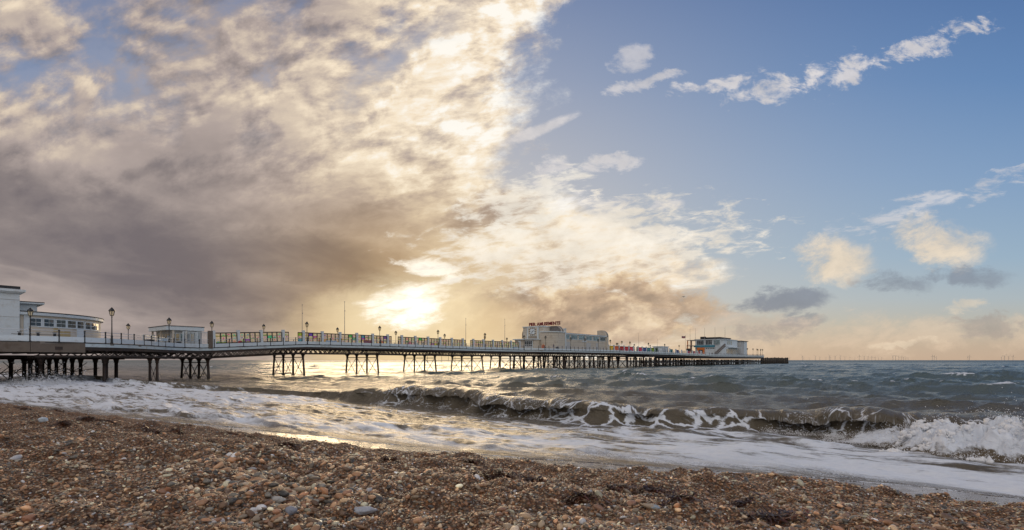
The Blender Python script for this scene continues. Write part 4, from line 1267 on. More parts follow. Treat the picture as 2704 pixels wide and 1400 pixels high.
# seaward end: close-set timber piles
tp = 0
for q in np.arange(189.5, 330, 4.1):
    yn, yf = y_near(q) + .5, y_far(q) - .5
    nrow = 5 if q > 232 else 4
    ys = np.linspace(yn, yf, nrow) + rng.uniform(-.6, .6, nrow)
    ys[0] = yn + .1
    top = dz(q) - 1.25
    mb = MB().beam((q, yn - .2, top + .2), (q, yf, top + .2), .34, .45).beam((q + .2, yn, 1.95), (q + .2, yf, 1.95), .22, .30)
    if random.random() < .6: mb.beam((q, yn + .4, .3), (q, yn + 4.4, 2.9), .16, .2)
    if random.random() < .5: mb.beam((q, yn + 4.8, .3), (q, yn + 1.2, 2.9), .16, .2)
    t = mb.build('pile_row', M['timber'], pier)
    for y in ys: pile(t, q + random.uniform(-.5, .5), float(y), top, 0.0, random.choice((.2, .24)), False, 'timber')
mb = MB()
for y_off in (.35, 4.5, 9.0):
    P = [(q, y_near(q) + y_off) for q in np.arange(188, 330.1, 3.0) if y_off < 9 or q > 234]
    for (q0, y0), (q1, y1) in zip(P[:-1], P[1:]):
        mb.beam((q0, y0, dz(q0) - 1.02), (q1, y1, dz(q1) - 1.02), .3, .62); mb.beam((q0, y0 - .1, 1.75), (q1, y1 - .1, 1.75), .22, .34)
mb.build('walings', M['timber'], pier)

# free-standing fender piles off the end
fend = thing('fender_piles', 'row of bare dark timber fender piles beyond the pier end', 'piles', ploc(330, -13), ROT)
N = 15
for k in range(N):
    f = k / (N - 1)
    q, a = 330.8 + 17.5 * f, -76.2 + 10.4 * f
    y = -a - 89
    h = 3.95 + random.uniform(-.15, .2) - .12 * f
    lean = random.uniform(-.3, .15)
    MB().tube([(q - 330 + lean * .4, y + 13, -2), (q - 330 - .25 + lean * -.3, y + 13 + .1, h), (q - 330 - .25, y + 13.1, h + .08)], [.56, .50, .3], 8).build('pile', M['timber'], fend, smooth=True)
MB().beam((.6, -.2, 2.3), (17.8, -10.2, 2.1), .2, .4).build('waling', M['timber'], fend)

# hanging work platform under the far side
hp = thing('scaffold', 'thin hanging scaffold under the far side of the pier', 'scaffold', O0, ROT)
q0, q1 = q_at(1125, 6.5), q_at(1222, 6.5)
mb = MB().tube([(q0, 6.5, 2.55), (q1, 6.5, 2.55)], .05, 5).tube([(q0, 7.5, 2.55), (q1, 7.5, 2.55)], .05, 5)
mb.build('ledger', M['iron'], hp)
for k in range(6):
    q = q0 + (q1 - q0) * (k + .2) / 5.4
    MB().tube([(q, 6.5, 4.6), (q, 6.5, 2.0 + (k % 2) * .4)], .04, 5).build('standard', M['iron'], hp)

# ================================================================== things on the pier
# ------------------------------------------------------------- lamp posts
def lamp_parts(h=4.0):
    pm = MB()
    pm.lathe([(.14, 0), (.15, .10), (.11, .14), (.10, .75), (.13, .80), (.085, .88), (.06, 1.2), (.048, h - 1.15), (.075, h - 1.12), (.05, h - 1.06), (.04, h - .98)], 8)
    cr = MB()
    for k in range(6):
        an = k * math.pi / 3
        cr.beam((.17 * math.cos(an), .17 * math.sin(an), h - .92), (.27 * math.cos(an), .27 * math.sin(an), h - .42), .032)
    cr.lathe([(.05, h - .99), (.19, h - .95), (.19, h - .91), (.05, h - .91)], 6)
    gl = MB().lathe([(.155, h - .91), (.25, h - .42)], 6)
    rf = MB().lathe([(.34, h - .43), (.33, h - .39), (.20, h - .20), (.12, h - .15), (.12, h - .10), (.05, h - .06), (.02, h)], 6)
    return pm.mesh('post', M['black'], False), cr.mesh('lantern_frame', M['black']), gl.mesh('lantern_pane', M['lantern']), rf.mesh('lantern_roof', M['black'])
LP = lamp_parts()
def lamp(q, y, label, s=1.0):
    t = thing('lamp_post', label, 'lamp', ploc(q, y, dz(q) + (.02 if y > y_near(q) + .4 else .0)), ROT + random.uniform(-.3, .3), 'lamp posts on the pier')
    put('post', LP[0], t)
    lf = put('lantern_frame', LP[1], t); put('lantern_pane', LP[2], lf); put('lantern_roof', LP[3], t)
    t.scale = (s, s, s)
    return t
near_lamps = [(296, 'tallest looking black lamp post, standing alone right of the curved pavilion'), (446.6, 'black lamp post in front of the flat roofed kiosk corner'), (560, 'black lamp post on the brown pillar right of the white gates'),
              (811, 'black lamp post beside the left flagpole, near edge'), (1003, 'lamp post on the near edge under the sun glow'), (1157, 'lamp post on the near edge right of the sun glow'),
              (1281, 'lamp post on the near edge between the two centre right flagpoles'), (1384.6, 'lamp post at the left corner of the amusement arcade'), (1440.7, 'lamp post before the arcade beside the clock wing'),
              (1507.5, 'first lamp post along the long arcade wall'), (1545, 'middle lamp post along the long arcade wall'), (1580, 'last lamp post along the long arcade wall'),
              (1611.8, 'lamp post just past the seaward end of the arcade'), (1642.4, 'lamp post before the red panes'), (1663.6, 'lamp post by the gap between red and pink panes'),
              (1712.5, 'lamp post before the lime green panes'), (1755.5, 'lamp post in front of the small white shelter'), (1793.5, 'lamp post left of the flag')]
for px, lb in near_lamps:
    q = near_at(px); lamp(q, y_near(q) + .05, lb)
far_lamps = [(338, 'far side lamp post left of the kiosk'), (695.6, 'far side lamp post above the first painted panes'), (889.7, 'far side lamp post left of the second flagpole'), (1044, 'far side lamp post in the gap under the sun'),
             (1172.6, 'far side lamp post just right of the near one past the sun glow'), (1279, 'far side lamp post half hidden by a near one'), (1337, 'far side lamp post nearest the arcade'),
             (1626.8, 'short far side lamp post past the arcade'), (1630, 'far side lamp post above the orange panes'), (1673.5, 'far side lamp post above the pink panes'), (1715.5, 'far side lamp post by the green panes')]
for px, lb in far_lamps:
    q = far_at(px); lamp(q, y_far(q) - .2, lb)
qA = q_at(80, -14.5); lamp(qA, -14.5, 'lamp post standing before the curved pavilion windows', .95)
for px, y, lb in ((1973.4, -13.9, 'first lamp post right of the end pavilion'), (1988.4, -13.9, 'second lamp post right of the end pavilion'), (1998.9, -13.9, 'lamp post in the middle of the group at the pier end'),
                  (2009, -13.9, 'lamp post near the outer end of the pier'), (2018, -13.4, 'outermost lamp post on the pier end')):
    lamp(min(q_at(px, y), 329.5), y, lb, 1.12)
lamp(329, -11.0, 'lamp post set back behind the group at the pier end', 1.1); lamp(329, -12.4, 'lamp post set back close to the outermost one', 1.1)

# --------------------------------------------------------------- flagpoles
def flagpole(px, y, ztop, label, zbase=None, r=.06, q=None):
    q = q_at(px, y) if q is None else q
    zb = dz(q) if zbase is None else zbase
    t = thing('flagpole', label, 'flagpole', ploc(q, y, zb), ROT, 'flagpoles on the pier')
    h = ztop - zb
    MB().tube([(0, 0, 0), (0, 0, h * .55), (0, 0, h)], [r, r * .85, r * .5], 7).build('pole', M['pole'], t)
    MB().lathe([(.01, h - .02), (.085, h + .05), (.085, h + .12), (.01, h + .18)], 8).build('finial', M['pole'], t)
    MB().beam((-.03, 0, h * .8), (.12, 0, h * .8), .07, .20).build('cleat', M['pole'], t)
    MB().lathe([(.14, 0), (.14, .25), (.09, .35)], 8).build('base', M['pole'], t)
    return t, q
flagpole(798, 1.2, 12.9, 'thin flagpole left of the sun glow, behind the windscreens')
flagpole(910, -4.6, 13.5, 'tall pale flagpole in front of the windscreens left of the sun')
flagpole(1230, 1.2, 13.1, 'flagpole right of the sun glow behind the windscreens')
flagpole(1333, -.9, 13.6, 'flagpole nearest the arcade on its landward side')
flagpole(1603, 3.0, 12.3, 'thin flagpole just past the arcade end')
flagpole(1686.5, 1.0, 13.2, 'flagpole above the blue panes')
flagpole(1735.7, 4.0, 12.0, 'short flagpole rising behind the small white shelter')
fp, fq = flagpole(1810, -3.2, 13.9, 'flagpole flying a small flag before the end pavilion')
flagpole(1819.5, 8.5, 19.0, 'leaning pole at the left corner of the end pavilion', None, .09, 270.5)
flagpole(1837, 6.4, 19.4, 'flagpole on the landward left of the end pavilion', 13.4, .08, 272.5)
flagpole(1862.6, 1.6, 19.4, 'flagpole second from left on the end pavilion front', 10.6, .09, 272.6)
flagpole(1889.6, -3.9, 19.4, 'flagpole standing before the end pavilion front', 4.7, .09, 272.0)
flagpole(1910.4, -8.0, 19.3, 'flagpole at the rounded corner of the end pavilion', 13.6, .08, 275)
# flag: blown to the left, crosses in red and white on blue
flag = thing('flag', 'small red, white and blue flag blowing to the left', 'flag', ploc(fq, -3.2, 13.7), ROT - R(60))
def flag_patch(name, mat, quads, off):
    mb = MB()
    for (x0, z0), (x1, z1), w in quads:
        nn = 10
        d = Vector((x1 - x0, z1 - z0)).normalized(); pn = Vector((-d.y, d.x)) * w / 2
        V = []
        for k in range(nn + 1):
            f = k / nn; cx, cz = x0 + (x1 - x0) * f, z0 + (z1 - z0) * f
            for sgn in (-1, 1):
                X, Zc = cx + pn.x * sgn, cz + pn.y * sgn
                X = max(-2.1, min(0, X)); Zc = max(-1.25, min(0, Zc))
                V.append((X, .14 * math.sin(X * 3.2) + off, Zc + .10 * math.sin(X * 2.0) + X * .04))
        mb.add(V, [(2 * k, 2 * k + 1, 2 * k + 3, 2 * k + 2) for k in range(nn)])
    return mb.build(name, mat, flag)
M['flagblue'] = simple_mat('flag_blue', (.02, .03, .16), .8, var=.1); flag.scale = (.8, .8, .8); M['flagwhite'] = simple_mat('flag_white', (.40, .37, .36), .8, var=.1); M['flagred'] = simple_mat('flag_red', (.42, .02, .03), .8, var=.1)
flag_patch('field', M['flagblue'], [((0, -.625), (-2.1, -.625), 1.25)], 0)
for s in (-1, 1):
    flag_patch('white_saltire', M['flagwhite'], [((0, 0), (-2.1, -1.25), .26), ((0, -1.25), (-2.1, 0), .26)], s * .008)
    flag_patch('red_saltire', M['flagred'], [((0, 0), (-2.1, -1.25), .10), ((0, -1.25), (-2.1, 0), .10)], s * .013)
    flag_patch('white_cross', M['flagwhite'], [((0, -.625), (-2.1, -.625), .42), ((-1.05, 0), (-1.05, -1.25), .42)], s * .018)
    flag_patch('red_cross', M['flagred'], [((0, -.625), (-2.1, -.625), .25), ((-1.05, 0), (-1.05, -1.25), .25)], s * .023)

# -------------------------------------------------------------- windscreens
BAY = 3.78
pil_me = MB().box(-.19, .19, -.26, .26, 0, 2.62).box(-.215, .215, -.285, .285, 2.62, 2.70).mesh('pillar', M['white'])
pane_me = MB().box(0, .80, -.015, .015, 0, 1.545).mesh('pane', M['art'])
sq_me = MB().box(0, .80, -.015, .015, 0, 1.545).mesh('pane', M['tint'])
leg_me = MB().box(-.05, .05, -.22, .22, 0, .42).mesh('leg', M['black'])
ORD = ['first', 'second', 'third', 'fourth', 'fifth', 'sixth', 'seventh', 'eighth', 'ninth', 'tenth', 'eleventh', 'twelfth', 'thirteenth', 'fourteenth', 'fifteenth', 'sixteenth', 'seventeenth', 'eighteenth', 'nineteenth', 'twentieth', 'twenty-first', 'twenty-second']
def bay(q, label, kind='full', colour=None, lower=True, last=False):
    """One length of screen from a pillar at q to the next."""
    t = thing('windscreen', label, 'windscreen', ploc(q, 0, dz(q) + .02), ROT, 'windscreens down the middle of the pier')
    t.rotation_euler = (0, math.atan2(dz(q) - dz(q + BAY), BAY), ROT)
    put('pillar', pil_me, t)
    if last: put('pillar', pil_me, t, (BAY, 0, 0))
    cols = [0, 1, 2, 3] if kind == 'full' else [0, 3]
    w = (BAY - .38) / 4
    fm = MB()
    if kind == 'full':
        spans = [(.19, BAY - .19)]
    else:
        spans = [(.19, .19 + w), (BAY - .19 - w, BAY - .19)]
    for x0, x1 in spans:
        fm.box(x0, x1, -.06, .06, 2.22, 2.37); fm.box(x0, x1, -.06, .06, .55, .72)
        k = max(1, round((x1 - x0) / w))
        for j in range(k + 1):
            xx = x0 + (x1 - x0) * j / k
            fm.box(max(x0, xx - .075), min(x1, xx + .075), -.055, .055, .72, 2.22)
    fm.build('frame', M['black'], t)
    for c in cols:
        x0 = .19 + w * c + .025
        if colour:
            p = put('pane', sq_me, t, (x0, 0, .695)); p.color = (*colour, 1)
        else: put('pane', pane_me, t, (x0, 0, .695))
    for x0, x1 in spans:
        if lower: MB().box(x0, x1, -.03, .03, .05, .575).build('lower_panel', M['iron'], t)
    if kind == 'full':
        b_ = MB().box(.30, BAY - .30, -.62, -.22, .42, .48).build('bench_seat', M['black'], t)
        for lx in (.42, BAY / 2, BAY - .42): put('leg', leg_me, b_, (lx, -.42, 0))
    return t
q0 = q_at(566, 0)
for k in range(21):
    gap = k in (3, 9, 15)
    nm = (ORD[k] + ' windscreen from the landward end, ' + ('with an open gap in the middle' if gap else 'painted panes, ' + ('open below' if k < 3 else 'dark board below')))
    bay(q0 + BAY * k, nm, 'gap' if gap else 'full', None, k >= 3, k == 20)
HUES = [(.95, .80, .05), (.95, .32, .03), (.85, .04, .05), (.80, .03, .10), (.92, .12, .32), (.05, .05, .05), (.90, .06, .35), (.06, .22, .70), (.03, .50, .65), (.45, .70, .03), (.04, .50, .10)]
HN = ['yellow', 'orange', 'red', 'crimson', 'rose pink', None, 'magenta', 'blue', 'turquoise', 'lime green', 'green']
q1 = q_at(1607, 0)
for k, c in enumerate(HUES):
    if HN[k] is None: bay(q1 + BAY * k * 1.06, 'plain windscreen with an open gap between pink and magenta panes', 'gap', (.5, .5, .5), True); continue
    bay(q1 + BAY * k * 1.06, 'windscreen with ' + HN[k] + ' tinted panes seaward of the arcade', 'full', c, True)
q2 = q_at(1768, 0)
for k, (c, nm) in enumerate([((.03, .48, .62), 'turquoise tinted panes just past the small shelter'), ((.05, .20, .62), 'deep blue tinted panes past the small shelter'), (None, None), ((.85, .22, .48), 'pale pink tinted panes by the flag'),
                             ((.85, .12, .38), 'hot pink tinted panes by the flag'), ((.9, .25, .28), 'coral tinted panes by the end pavilion')]):
    if c is None: bay(q2 + BAY * 1.9 * k, 'plain windscreen with a gap past the blue panes', 'gap', (.5, .5, .5)); continue
    bay(q2 + BAY * 1.9 * k, 'windscreen with ' + nm, 'full', c, True, k == 5)

# --------------------------------------------- landward pavilion, rounded end
pav = thing('pavilion', 'white pavilion with a tall square block and a low rounded end', 'building', O0, ROT)
zc = dz(5)
MB().box(-24, 9.9, -9.8, 13, zc, 10.35).build('tower_wall', M['white'], pav)
cor = MB().box(-24.2, 10.35, -10.25, 13.4, 10.35, 10.62).box(-24.2, 10.15, -10.05, 13.2, 10.2, 10.35).build('tower_cornice', M['white'], pav)
MB().box(-24, 9.95, -9.85, 13, 10.62, 10.98).build('tower_parapet', M['roof'], pav)
MB().box(-24, 9.91, -9.84, -9.8, 9.45, 9.50).box(-24, 9.91, -9.83, -9.8, 7.55, 7.585).build('tower_string_line', M['grey_render'], pav)
MB().box(9.9, 12.0, -5.3, 8, 8.2, 9.45).build('upper_wall', M['white'], pav)
MB().box(9.9, 12.6, -5.75, 8.3, 9.45, 9.62).build('upper_cornice', M['white'], pav); MB().box(9.9, 12.6, -5.75, 8.3, 9.62, 9.72).build('upper_roof', M['roof'], pav)
CX, CY, RAD = 8.5, 1.5, 10.85
def arc(r, a0, a1, n=40): return [(CX + r * math.cos(R(a0 + (a1 - a0) * k / n)), CY + r * math.sin(R(a0 + (a1 - a0) * k / n))) for k in range(n + 1)]
MB().prism(arc(RAD, -82, 82) + [(9.95, CY)], zc, 7.85).build('round_wall', M['cream'], pav)
MB().prism(arc(RAD + .02, -82, 82) + [(9.95, CY)], 7.85, 7.9).prism(arc(RAD + .32, -83.4, 82) + [(9.95, CY)], 7.9, 8.22).build('round_cornice', M['white'], pav)
MB().prism(arc(RAD + .36, -83.4, 82) + [(9.95, CY)], 8.22, 8.32).build('round_roof', M['roof'], pav)
MB().prism(arc(RAD + .08, -80.5, -78.2, 3) + arc(RAD - .2, -78.2, -80.5, 3), zc, 7.85).build('downpipe_pier', M['white'], pav)
MB().prism(arc(RAD + .05, -74, 60) + [(CX, CY)], 6.55, 6.62).build('sill_band', M['white'], pav)
def arc_angle(px):
    best = None
    for an in np.arange(-84, 4, .1):
        x, y = CX + RAD * math.cos(R(an)), CY + RAD * math.sin(R(an))
        X, Y, _ = ploc(x, y); d = abs(1352 + FPX * X / Y - px)
        if best is None or d < best[0]: best = (d, an)
    return best[1]
def arc_box(mb, an, w, z0, z1, r0, r1):
    h = w / RAD / 2
    mb.prism([(CX + r * math.cos(R(an) + s * h), CY + r * math.sin(R(an) + s * h)) for r, s in ((r0, -1), (r1, -1), (r1, 1), (r0, 1))], z0, z1)
wins = [(94, .98), (129, 1.0), (161, 1.05), (189, 1.1), (212, 1.0), (232, 1.0), (245.5, 1.0), (255, 1.0)]
for i, (px, w) in enumerate(wins):
    an = arc_angle(px)
    door = i == 4
    z0, z1 = 6.68, 7.52
    fm = MB(); arc_box(fm, an, w + .26, z0 - .08, z1 + .10, RAD - .1, RAD + .05)
    wobj = fm.build('window', M['white'], pav)
    for sx in (-.25, .25):
        for sz in (0, 1):
            gm = MB(); arc_box(gm, an + math.degrees(sx * w / RAD), w * .44, z0 + sz * (z1 - z0) * .52 + .02, z0 + (z1 - z0) * (.46 + sz * .52), RAD, RAD + .065)
            gm.build('pane', M['paleglass'] if i == 1 and sx > 0 and sz == 1 else M['glass'], wobj)
    if door:
        dm = MB(); arc_box(dm, an, w + .1, zc, z0 - .1, RAD - .1, RAD + .045); dm.build('door', M['white'], pav)
    if i == 1:
        fan = MB(); arc_box(fan, an + math.degrees(.25 * w / RAD), .30, 7.2, 7.42, RAD, RAD + .12); fan.build('extractor_fan', M['lead'], pav)
for px, w, z0, z1 in ((147, .5, 6.1, 6.75), (163, .45, 5.0, 6.2), (178, .8, 5.0, 6.25)):
    st = MB(); arc_box(st, arc_angle(px), w, z0, z1, RAD - .05, RAD + .015)
    st.build('rust_stain', simple_mat('ochre_patch', (.52, .40, .20), .7, var=.2, scale=1.5), pav)
# dark barrier posts before the pavilion
bar = thing('barrier', 'short black barrier of three posts before the rounded pavilion', 'barrier', ploc(q_at(97, -17.5), -17.5, dz(8)), ROT)
for dxx in (-1.3, 0.1, 1.4): MB().box(dxx - .11, dxx + .11, -.1, .1, 0, 1.0).box(dxx - .16, dxx + .16, -.14, .14, 1.0, 1.1).build('post', M['black'], bar)
MB().tube([(-1.9, 0, .85), (1.9, 0, .85)], .03, 5).tube([(-1.9, 0, .35), (.8, 0, .35)], .025, 5).build('rail', M['lead'], bar)

# -------------------------------------------------------------------- kiosk
kz = dz(28) + .02
kq = q_at(440, -3.9)
ki = thing('kiosk', 'flat roofed grey and white kiosk with windows and posts beside the gates', 'kiosk', ploc(kq, -3.9, kz), ROT)
MB().box(-.1, 4.9, -.1, 7.5, 2.55, 3.12).build('roof_slab', M['white'], ki)
MB().box(-.17, 4.97, -.17, 7.57, 3.12, 3.2).build('roof_felt', M['roof'], ki)
MB().box(.75, 4.8, .55, 7.0, 0, 2.55).build('wall', M['grey_render'], ki)
for (x, y) in ((.25, 6.9), (.25, 3.1), (.85, .12), (2.55, .12)): MB().box(x - .11, x + .11, y - .11, y + .11, 0, 2.55).build('post', M['cream'], ki)
for x0, x1, gm in ((.95, 1.2, 'warmglass'), (1.35, 1.75, 'warmglass'), (1.95, 2.35, 'paleglass'), (2.75, 3.1, 'glass'), (3.3, 3.7, 'warmglass'), (3.9, 4.4, 'paleglass')):
    w_ = MB().box(x0 - .06, x1 + .06, .49, .57, .95, 2.15).build('window', M['white'], ki)
    MB().box(x0, x1, .45, .51, 1.03, 2.07).build('pane', M[gm], w_)
for y0, y1 in ((.9, 1.7), (2.1, 3.0), (3.6, 4.6), (5.1, 6.2)):
    w_ = MB().box(.69, .77, y0 - .08, y1 + .08, .95, 2.15).build('window', M['grey_render'], ki)
    MB().box(.65, .71, y0, y1, 1.03, 2.07).build('pane', M['warmglass'], w_)
MB().box(1.4, 1.95, .3, .53, .5, .85).build('counter_hatch', M['black'], ki)
MB().box(.55, .65, .7, 1.5, 1.0, 1.75).build('notice', M['skyblue'], ki)
def bar_gate(px0, px1, y, h, label, posts=True):
    qa_, qb_ = q_at(px0, y), q_at(px1, y)
    L_ = qb_ - qa_
    t = thing('bar_gate', label, 'gate', ploc(qa_, y, dz(qa_) + .04), ROT, 'white bar gates by the kiosk')
    MB().box(0, L_, -.04, .04, h - .1, h).box(0, L_, -.04, .04, .1, .2).box(0, .12, -.05, .05, 0, h).box(L_ - .12, L_, -.05, .05, 0, h).build('gate_frame', M['white'], t)
    bm_ = MB().box(-.022, .022, -.02, .02, .2, h - .1).mesh('bar', M['white'])
    k = max(5, int(L_ / .17))
    for j in range(1, k): put('bar', bm_, t, (L_ * j / k, 0, 0))
    return t
bar_gate(482, 519, -4.6, 2.35, 'left leaf of the white bar gates, in front of the kiosk windows')
bar_gate(520, 551, -4.6, 2.4, 'right leaf of the white bar gates, against the sky')
bar_gate(377, 409, 1.5, 1.95, 'small white bar gate left of the kiosk')
gp_ = thing('gate_pillar', 'weathered brown square pillar at the pier edge right of the gates', 'pillar', ploc(near_at(560) - .25, y_near(near_at(560)) - .02, dz(30)), ROT)
MB().box(-.28, .28, -.24, .24, -.06, 2.55).build('shaft', M['concrete'], gp_)
# notices on the rail
for px, lb, w in ((430, 'pale blue notice board on the railing before the kiosk', 1.3), (338.5, 'small white notice on the lamp post left of the kiosk', .5)):
    q = near_at(px) if px == 430 else q_at(px, -6)
    t = thing('notice_board', lb, 'sign', ploc(q, y_near(q) + .15 if px == 430 else -4.0, dz(q) + .68), ROT - (R(45) if px == 430 else 0))
    MB().box(-w / 2, w / 2, -.02, .02, 0, .38).build('board', M['white'], t); MB().box(-w / 2 + .05, -.03, -.03, -.02, .04, .34).box(.03, w / 2 - .05, -.03, -.02, .04, .34).build('sheets', M['skyblue'], t)
def litter_bin(px, y, label, mat, w=.7, h=1.0):
    q = q_at(px, y)
    t = thing('litter_bin', label, 'bin', ploc(q, y, dz(q) + .02), ROT)
    MB().lathe([(w * .42, 0), (w * .5, .1), (w * .5, h * .8), (w * .45, h * .85)], 12).build('body', M[mat], t, smooth=False)
    MB().lathe([(w * .54, h * .86), (w * .54, h * .92), (w * .3, h), (.05, h * 1.02)], 12).build('lid', M['black'] if mat != 'red' else M['red'], t)
    MB().box(-w * .3, w * .3, -w * .52, -w * .44, h * .55, h * .75).build('opening', M['black'], t)
litter_bin(395, -6.4, 'black litter bin left of the kiosk', 'black', 1.15, 1.0)
litter_bin(634, -1.2, 'red litter bin by the first windscreen pillar', 'red', .62, .95)
litter_bin(1471.5, -7.0, 'black litter bin in front of the arcade curved wall', 'black', .9, 1.0)
def seat(px, y, label, mat, w=1.8, h=1.15):
    q = q_at(px, y)
    t = thing('seat', label, 'bench', ploc(q, y, dz(q) + .02), ROT)
    MB().box(-w / 2, w / 2, -.3, .2, .38, .46).build('seat', M[mat], t)
    for k in range(5): MB().box(-w / 2 + w / 5 * k + .02, -w / 2 + w / 5 * (k + 1) - .02, .2, .27, .46, h).build('back_slat', M[mat], t)
    for s in (-1, 1): MB().box(s * w / 2 - .05, s * w / 2 + .05, -.3, .25, 0, .72).build('leg', M[mat], t)
seat(973, -.95, 'maroon slatted seat before the sunlit panes', 'maroon', 2.0, 1.25)
seat(877, -.95, 'pale blue seat below painted panes left of the sun', 'skyblue', 2.4, .95)
seat(1362, -.95, 'pale blue seat below the last panes before the arcade', 'skyblue', 2.2, .95)
seat(1667, -.95, 'pale blue seat before the pink panes', 'skyblue', 2.0, .95)

# ------------------------------------------------------------- lifebuoy post
lb_q = q_at(1434.3, -7.6)
lbz = dz(lb_q)
lbo = thing('lifebuoy', 'orange lifebuoy on a stand before the arcade doors', 'lifebuoy', ploc(lb_q, -7.6, lbz), R(-12))
ring = MB(); P = [(math.cos(a) * .40, 0, 1.0 + math.sin(a) * .40) for a in np.linspace(0, 2 * math.pi, 21)]
ring.tube(P, .105, 8, False).build('ring', M['orange'], lbo, smooth=True)
MB().box(-.42, .42, .06, .14, .55, 1.45).build('back_board', simple_mat('lifebuoy_board', (.55, .12, .05), .5), lbo)
MB().box(-.05, .05, .04, .12, 0, 1.9).build('stand', M['orange'], lbo)

# ------------------------------------------------------------ amusement arcade
az_ = 5.42
ar = thing('amusement_arcade', 'cream streamlined arcade with rounded fins, a clock and long clerestory windows', 'building', O0, ROT)
def fin_outline(y0, y1, z0, z1, r, both=True):
    pts = [(y0, z0)]
    pts += [(y0 + r - r * math.cos(t), z1 - r + r * math.sin(t)) for t in np.linspace(0, math.pi / 2, 9)]
    if both: pts += [(y1 - r + r * math.sin(t), z1 - r + r * math.cos(t)) for t in np.linspace(0, math.pi / 2, 9)]
    else: pts.append((y1, z1))
    return pts + [(y1, z0)]
# cross-wall with rounded shoulders
MB().slab(fin_outline(-6.2, 7.5, az_, 12.75, 2.1), 'x', 125.4, 126.6).build('fin_wall', M['cream'], ar)
MB().slab(fin_outline(-6.26, 7.56, 10.6, 12.82, 2.15), 'x', 125.7, 126.3).build('fin_cap', M['lead'], ar)
# panelled shoulder in front of the wall, left and right
MB().slab(fin_outline(-6.0, -2.2, 10.95, 12.62, 1.9, False), 'x', 124.9, 125.35).build('right_shoulder', M['lead'], ar)
MB().slab([(7.35 - p[0] - 6.0 + .0, p[1]) for p in fin_outline(-6.0, -3.0, 9.3, 12.5, 2.0, False)], 'x', 123.9, 125.35).build('left_shoulder', M['lead'], ar)
# clock tower block
MB().box(121.6, 125.4, -2.2, 5.2, az_, 12.45).build('tower_wall', M['cream'], ar)
MB().box(121.3, 125.4, -2.4, 5.3, 12.45, 12.68).build('tower_cornice', M['white'], ar)
for k in range(9): MB().box(121.57, 121.6, -2.19, 5.19, az_ + .9 + k * .76, az_ + .92 + k * .76).build('render_joint', M['lead'], ar)
pnl = MB().box(121.30, 121.6, -.7, 3.5, 8.95, 12.40).build('clock_surround', M['white'], ar)
MB().box(121.24, 121.30, -.25, 3.05, 9.9, 12.3).build('clock_back', M['cream'], ar)
# clock: square face with block markers and hands (its parts)
ck = MB().box(121.17, 121.24, .62, 2.18, 10.33, 11.89).build('clock_face', M['white'], ar)
cc = (1.4, 11.11)
for k in range(12):
    an = 2 * math.pi * k / 12; s_ = 1.0 / max(abs(math.sin(an)), abs(math.cos(an)))
    yy, zz_c = cc[0] - 1.02 * s_ * math.sin(an), cc[1] + 1.02 * s_ * math.cos(an)
    w, h = (.10, .24) if abs(math.cos(an)) > abs(math.sin(an)) else (.24, .10)
    MB().box(121.18, 121.24, yy - w, yy + w, zz_c - h * .8, zz_c + h * .8).build('hour_mark', M['black'], ck)
def hand(an, L_, w):
    d = Vector((0, -math.sin(an), math.cos(an)))
    p = Vector((121.14, cc[0], cc[1]))
    MB().beam(p - d * .15, p + d * L_, w, .05).build('clock_hand', M['black'], ck)
hand(R(215), .82, .10); hand(R(65), .62, .12)
gr = MB().box(121.26, 121.32, -.25, 3.05, 9.0, 9.78).build('louvre_panel', M['concrete'], ar)
for k in range(9): MB().box(121.2, 121.27, -.22 + k * .37, -.10 + k * .37, 9.0, 9.78).build('louvre_bar', M['cream'], gr)
# low entrance wing
wing = [(117.4, -2.0), (117.4, 4.6), (118.2, 5.6), (121.6, 5.6), (121.6, -2.0)]
MB().prism(wing, az_, 8.55).build('wing_wall', M['cream'], ar)
MB().prism([(116.7, -2.3), (116.7, 5.0), (117.8, 6.2), (121.6, 6.2), (121.6, -2.3)], 8.55, 8.82).build('wing_canopy', M['white'], ar)
for k in range(4): MB().box(117.37, 117.4, -1.99, 4.55, az_ + .7 + k * .62, az_ + .72 + k * .62).build('render_joint', M['lead'], ar)
dr = MB().box(117.28, 117.4, -1.6, 1.2, az_, 8.3).build('door_frame', M['white'], ar)
for k in range(4):
    lf = MB().box(117.2, 117.28, -1.5 + k * .68, -.86 + k * .68, az_ + .05, 8.15).build('door', M['white'] if k in (0, 3) else M['grey_render'], ar)
    for zz0 in (6.75, 7.3, 7.75): MB().box(117.14, 117.2, -1.42 + k * .68, -.94 + k * .68, zz0 - .05, zz0 + .33).build('door_pane', M['glass'], lf)
# curved wall block on our side
cv_ = [(126.5, -2.2), (120.2, -2.2), (120.2, -2.6)] + [(120.2 + 3.6 - 3.6 * math.cos(t), -2.6 - 3.9 * math.sin(t)) for t in np.linspace(.1, math.pi / 2, 10)] + [(126.5, -6.5)]
MB().prism(cv_, az_, 10.72).build('curved_wall', M['cream'], ar)
def grow(poly, d):
    c = np.mean(poly, 0); return [(x + (x - c[0]) / max(1e-6, math.hypot(x - c[0], y - c[1])) * d, y + (y - c[1]) / max(1e-6, math.hypot(x - c[0], y - c[1])) * d) for x, y in poly]
MB().prism(grow(cv_, .28), 10.72, 10.98).build('curved_cornice', M['white'], ar)
for k in range(7): MB().prism(grow(cv_, .02), az_ + .9 + k * .68, az_ + .92 + k * .68).build('render_joint', M['lead'], ar)
sg = MB().beam((120.85, -3.6, 7.9), (122.9, -6.35, 7.9), .12, .36).build('wall_sign', M['black'], ar)
MB().beam((120.98, -3.96, 7.9), (121.75, -5.15, 7.9), .22, .24).build('sign_panel', M['maroon'], sg)
MB().box(126.55, 127.0, -6.7, -5.9, az_, 12.0).build('fin_pilaster', M['white'], ar)
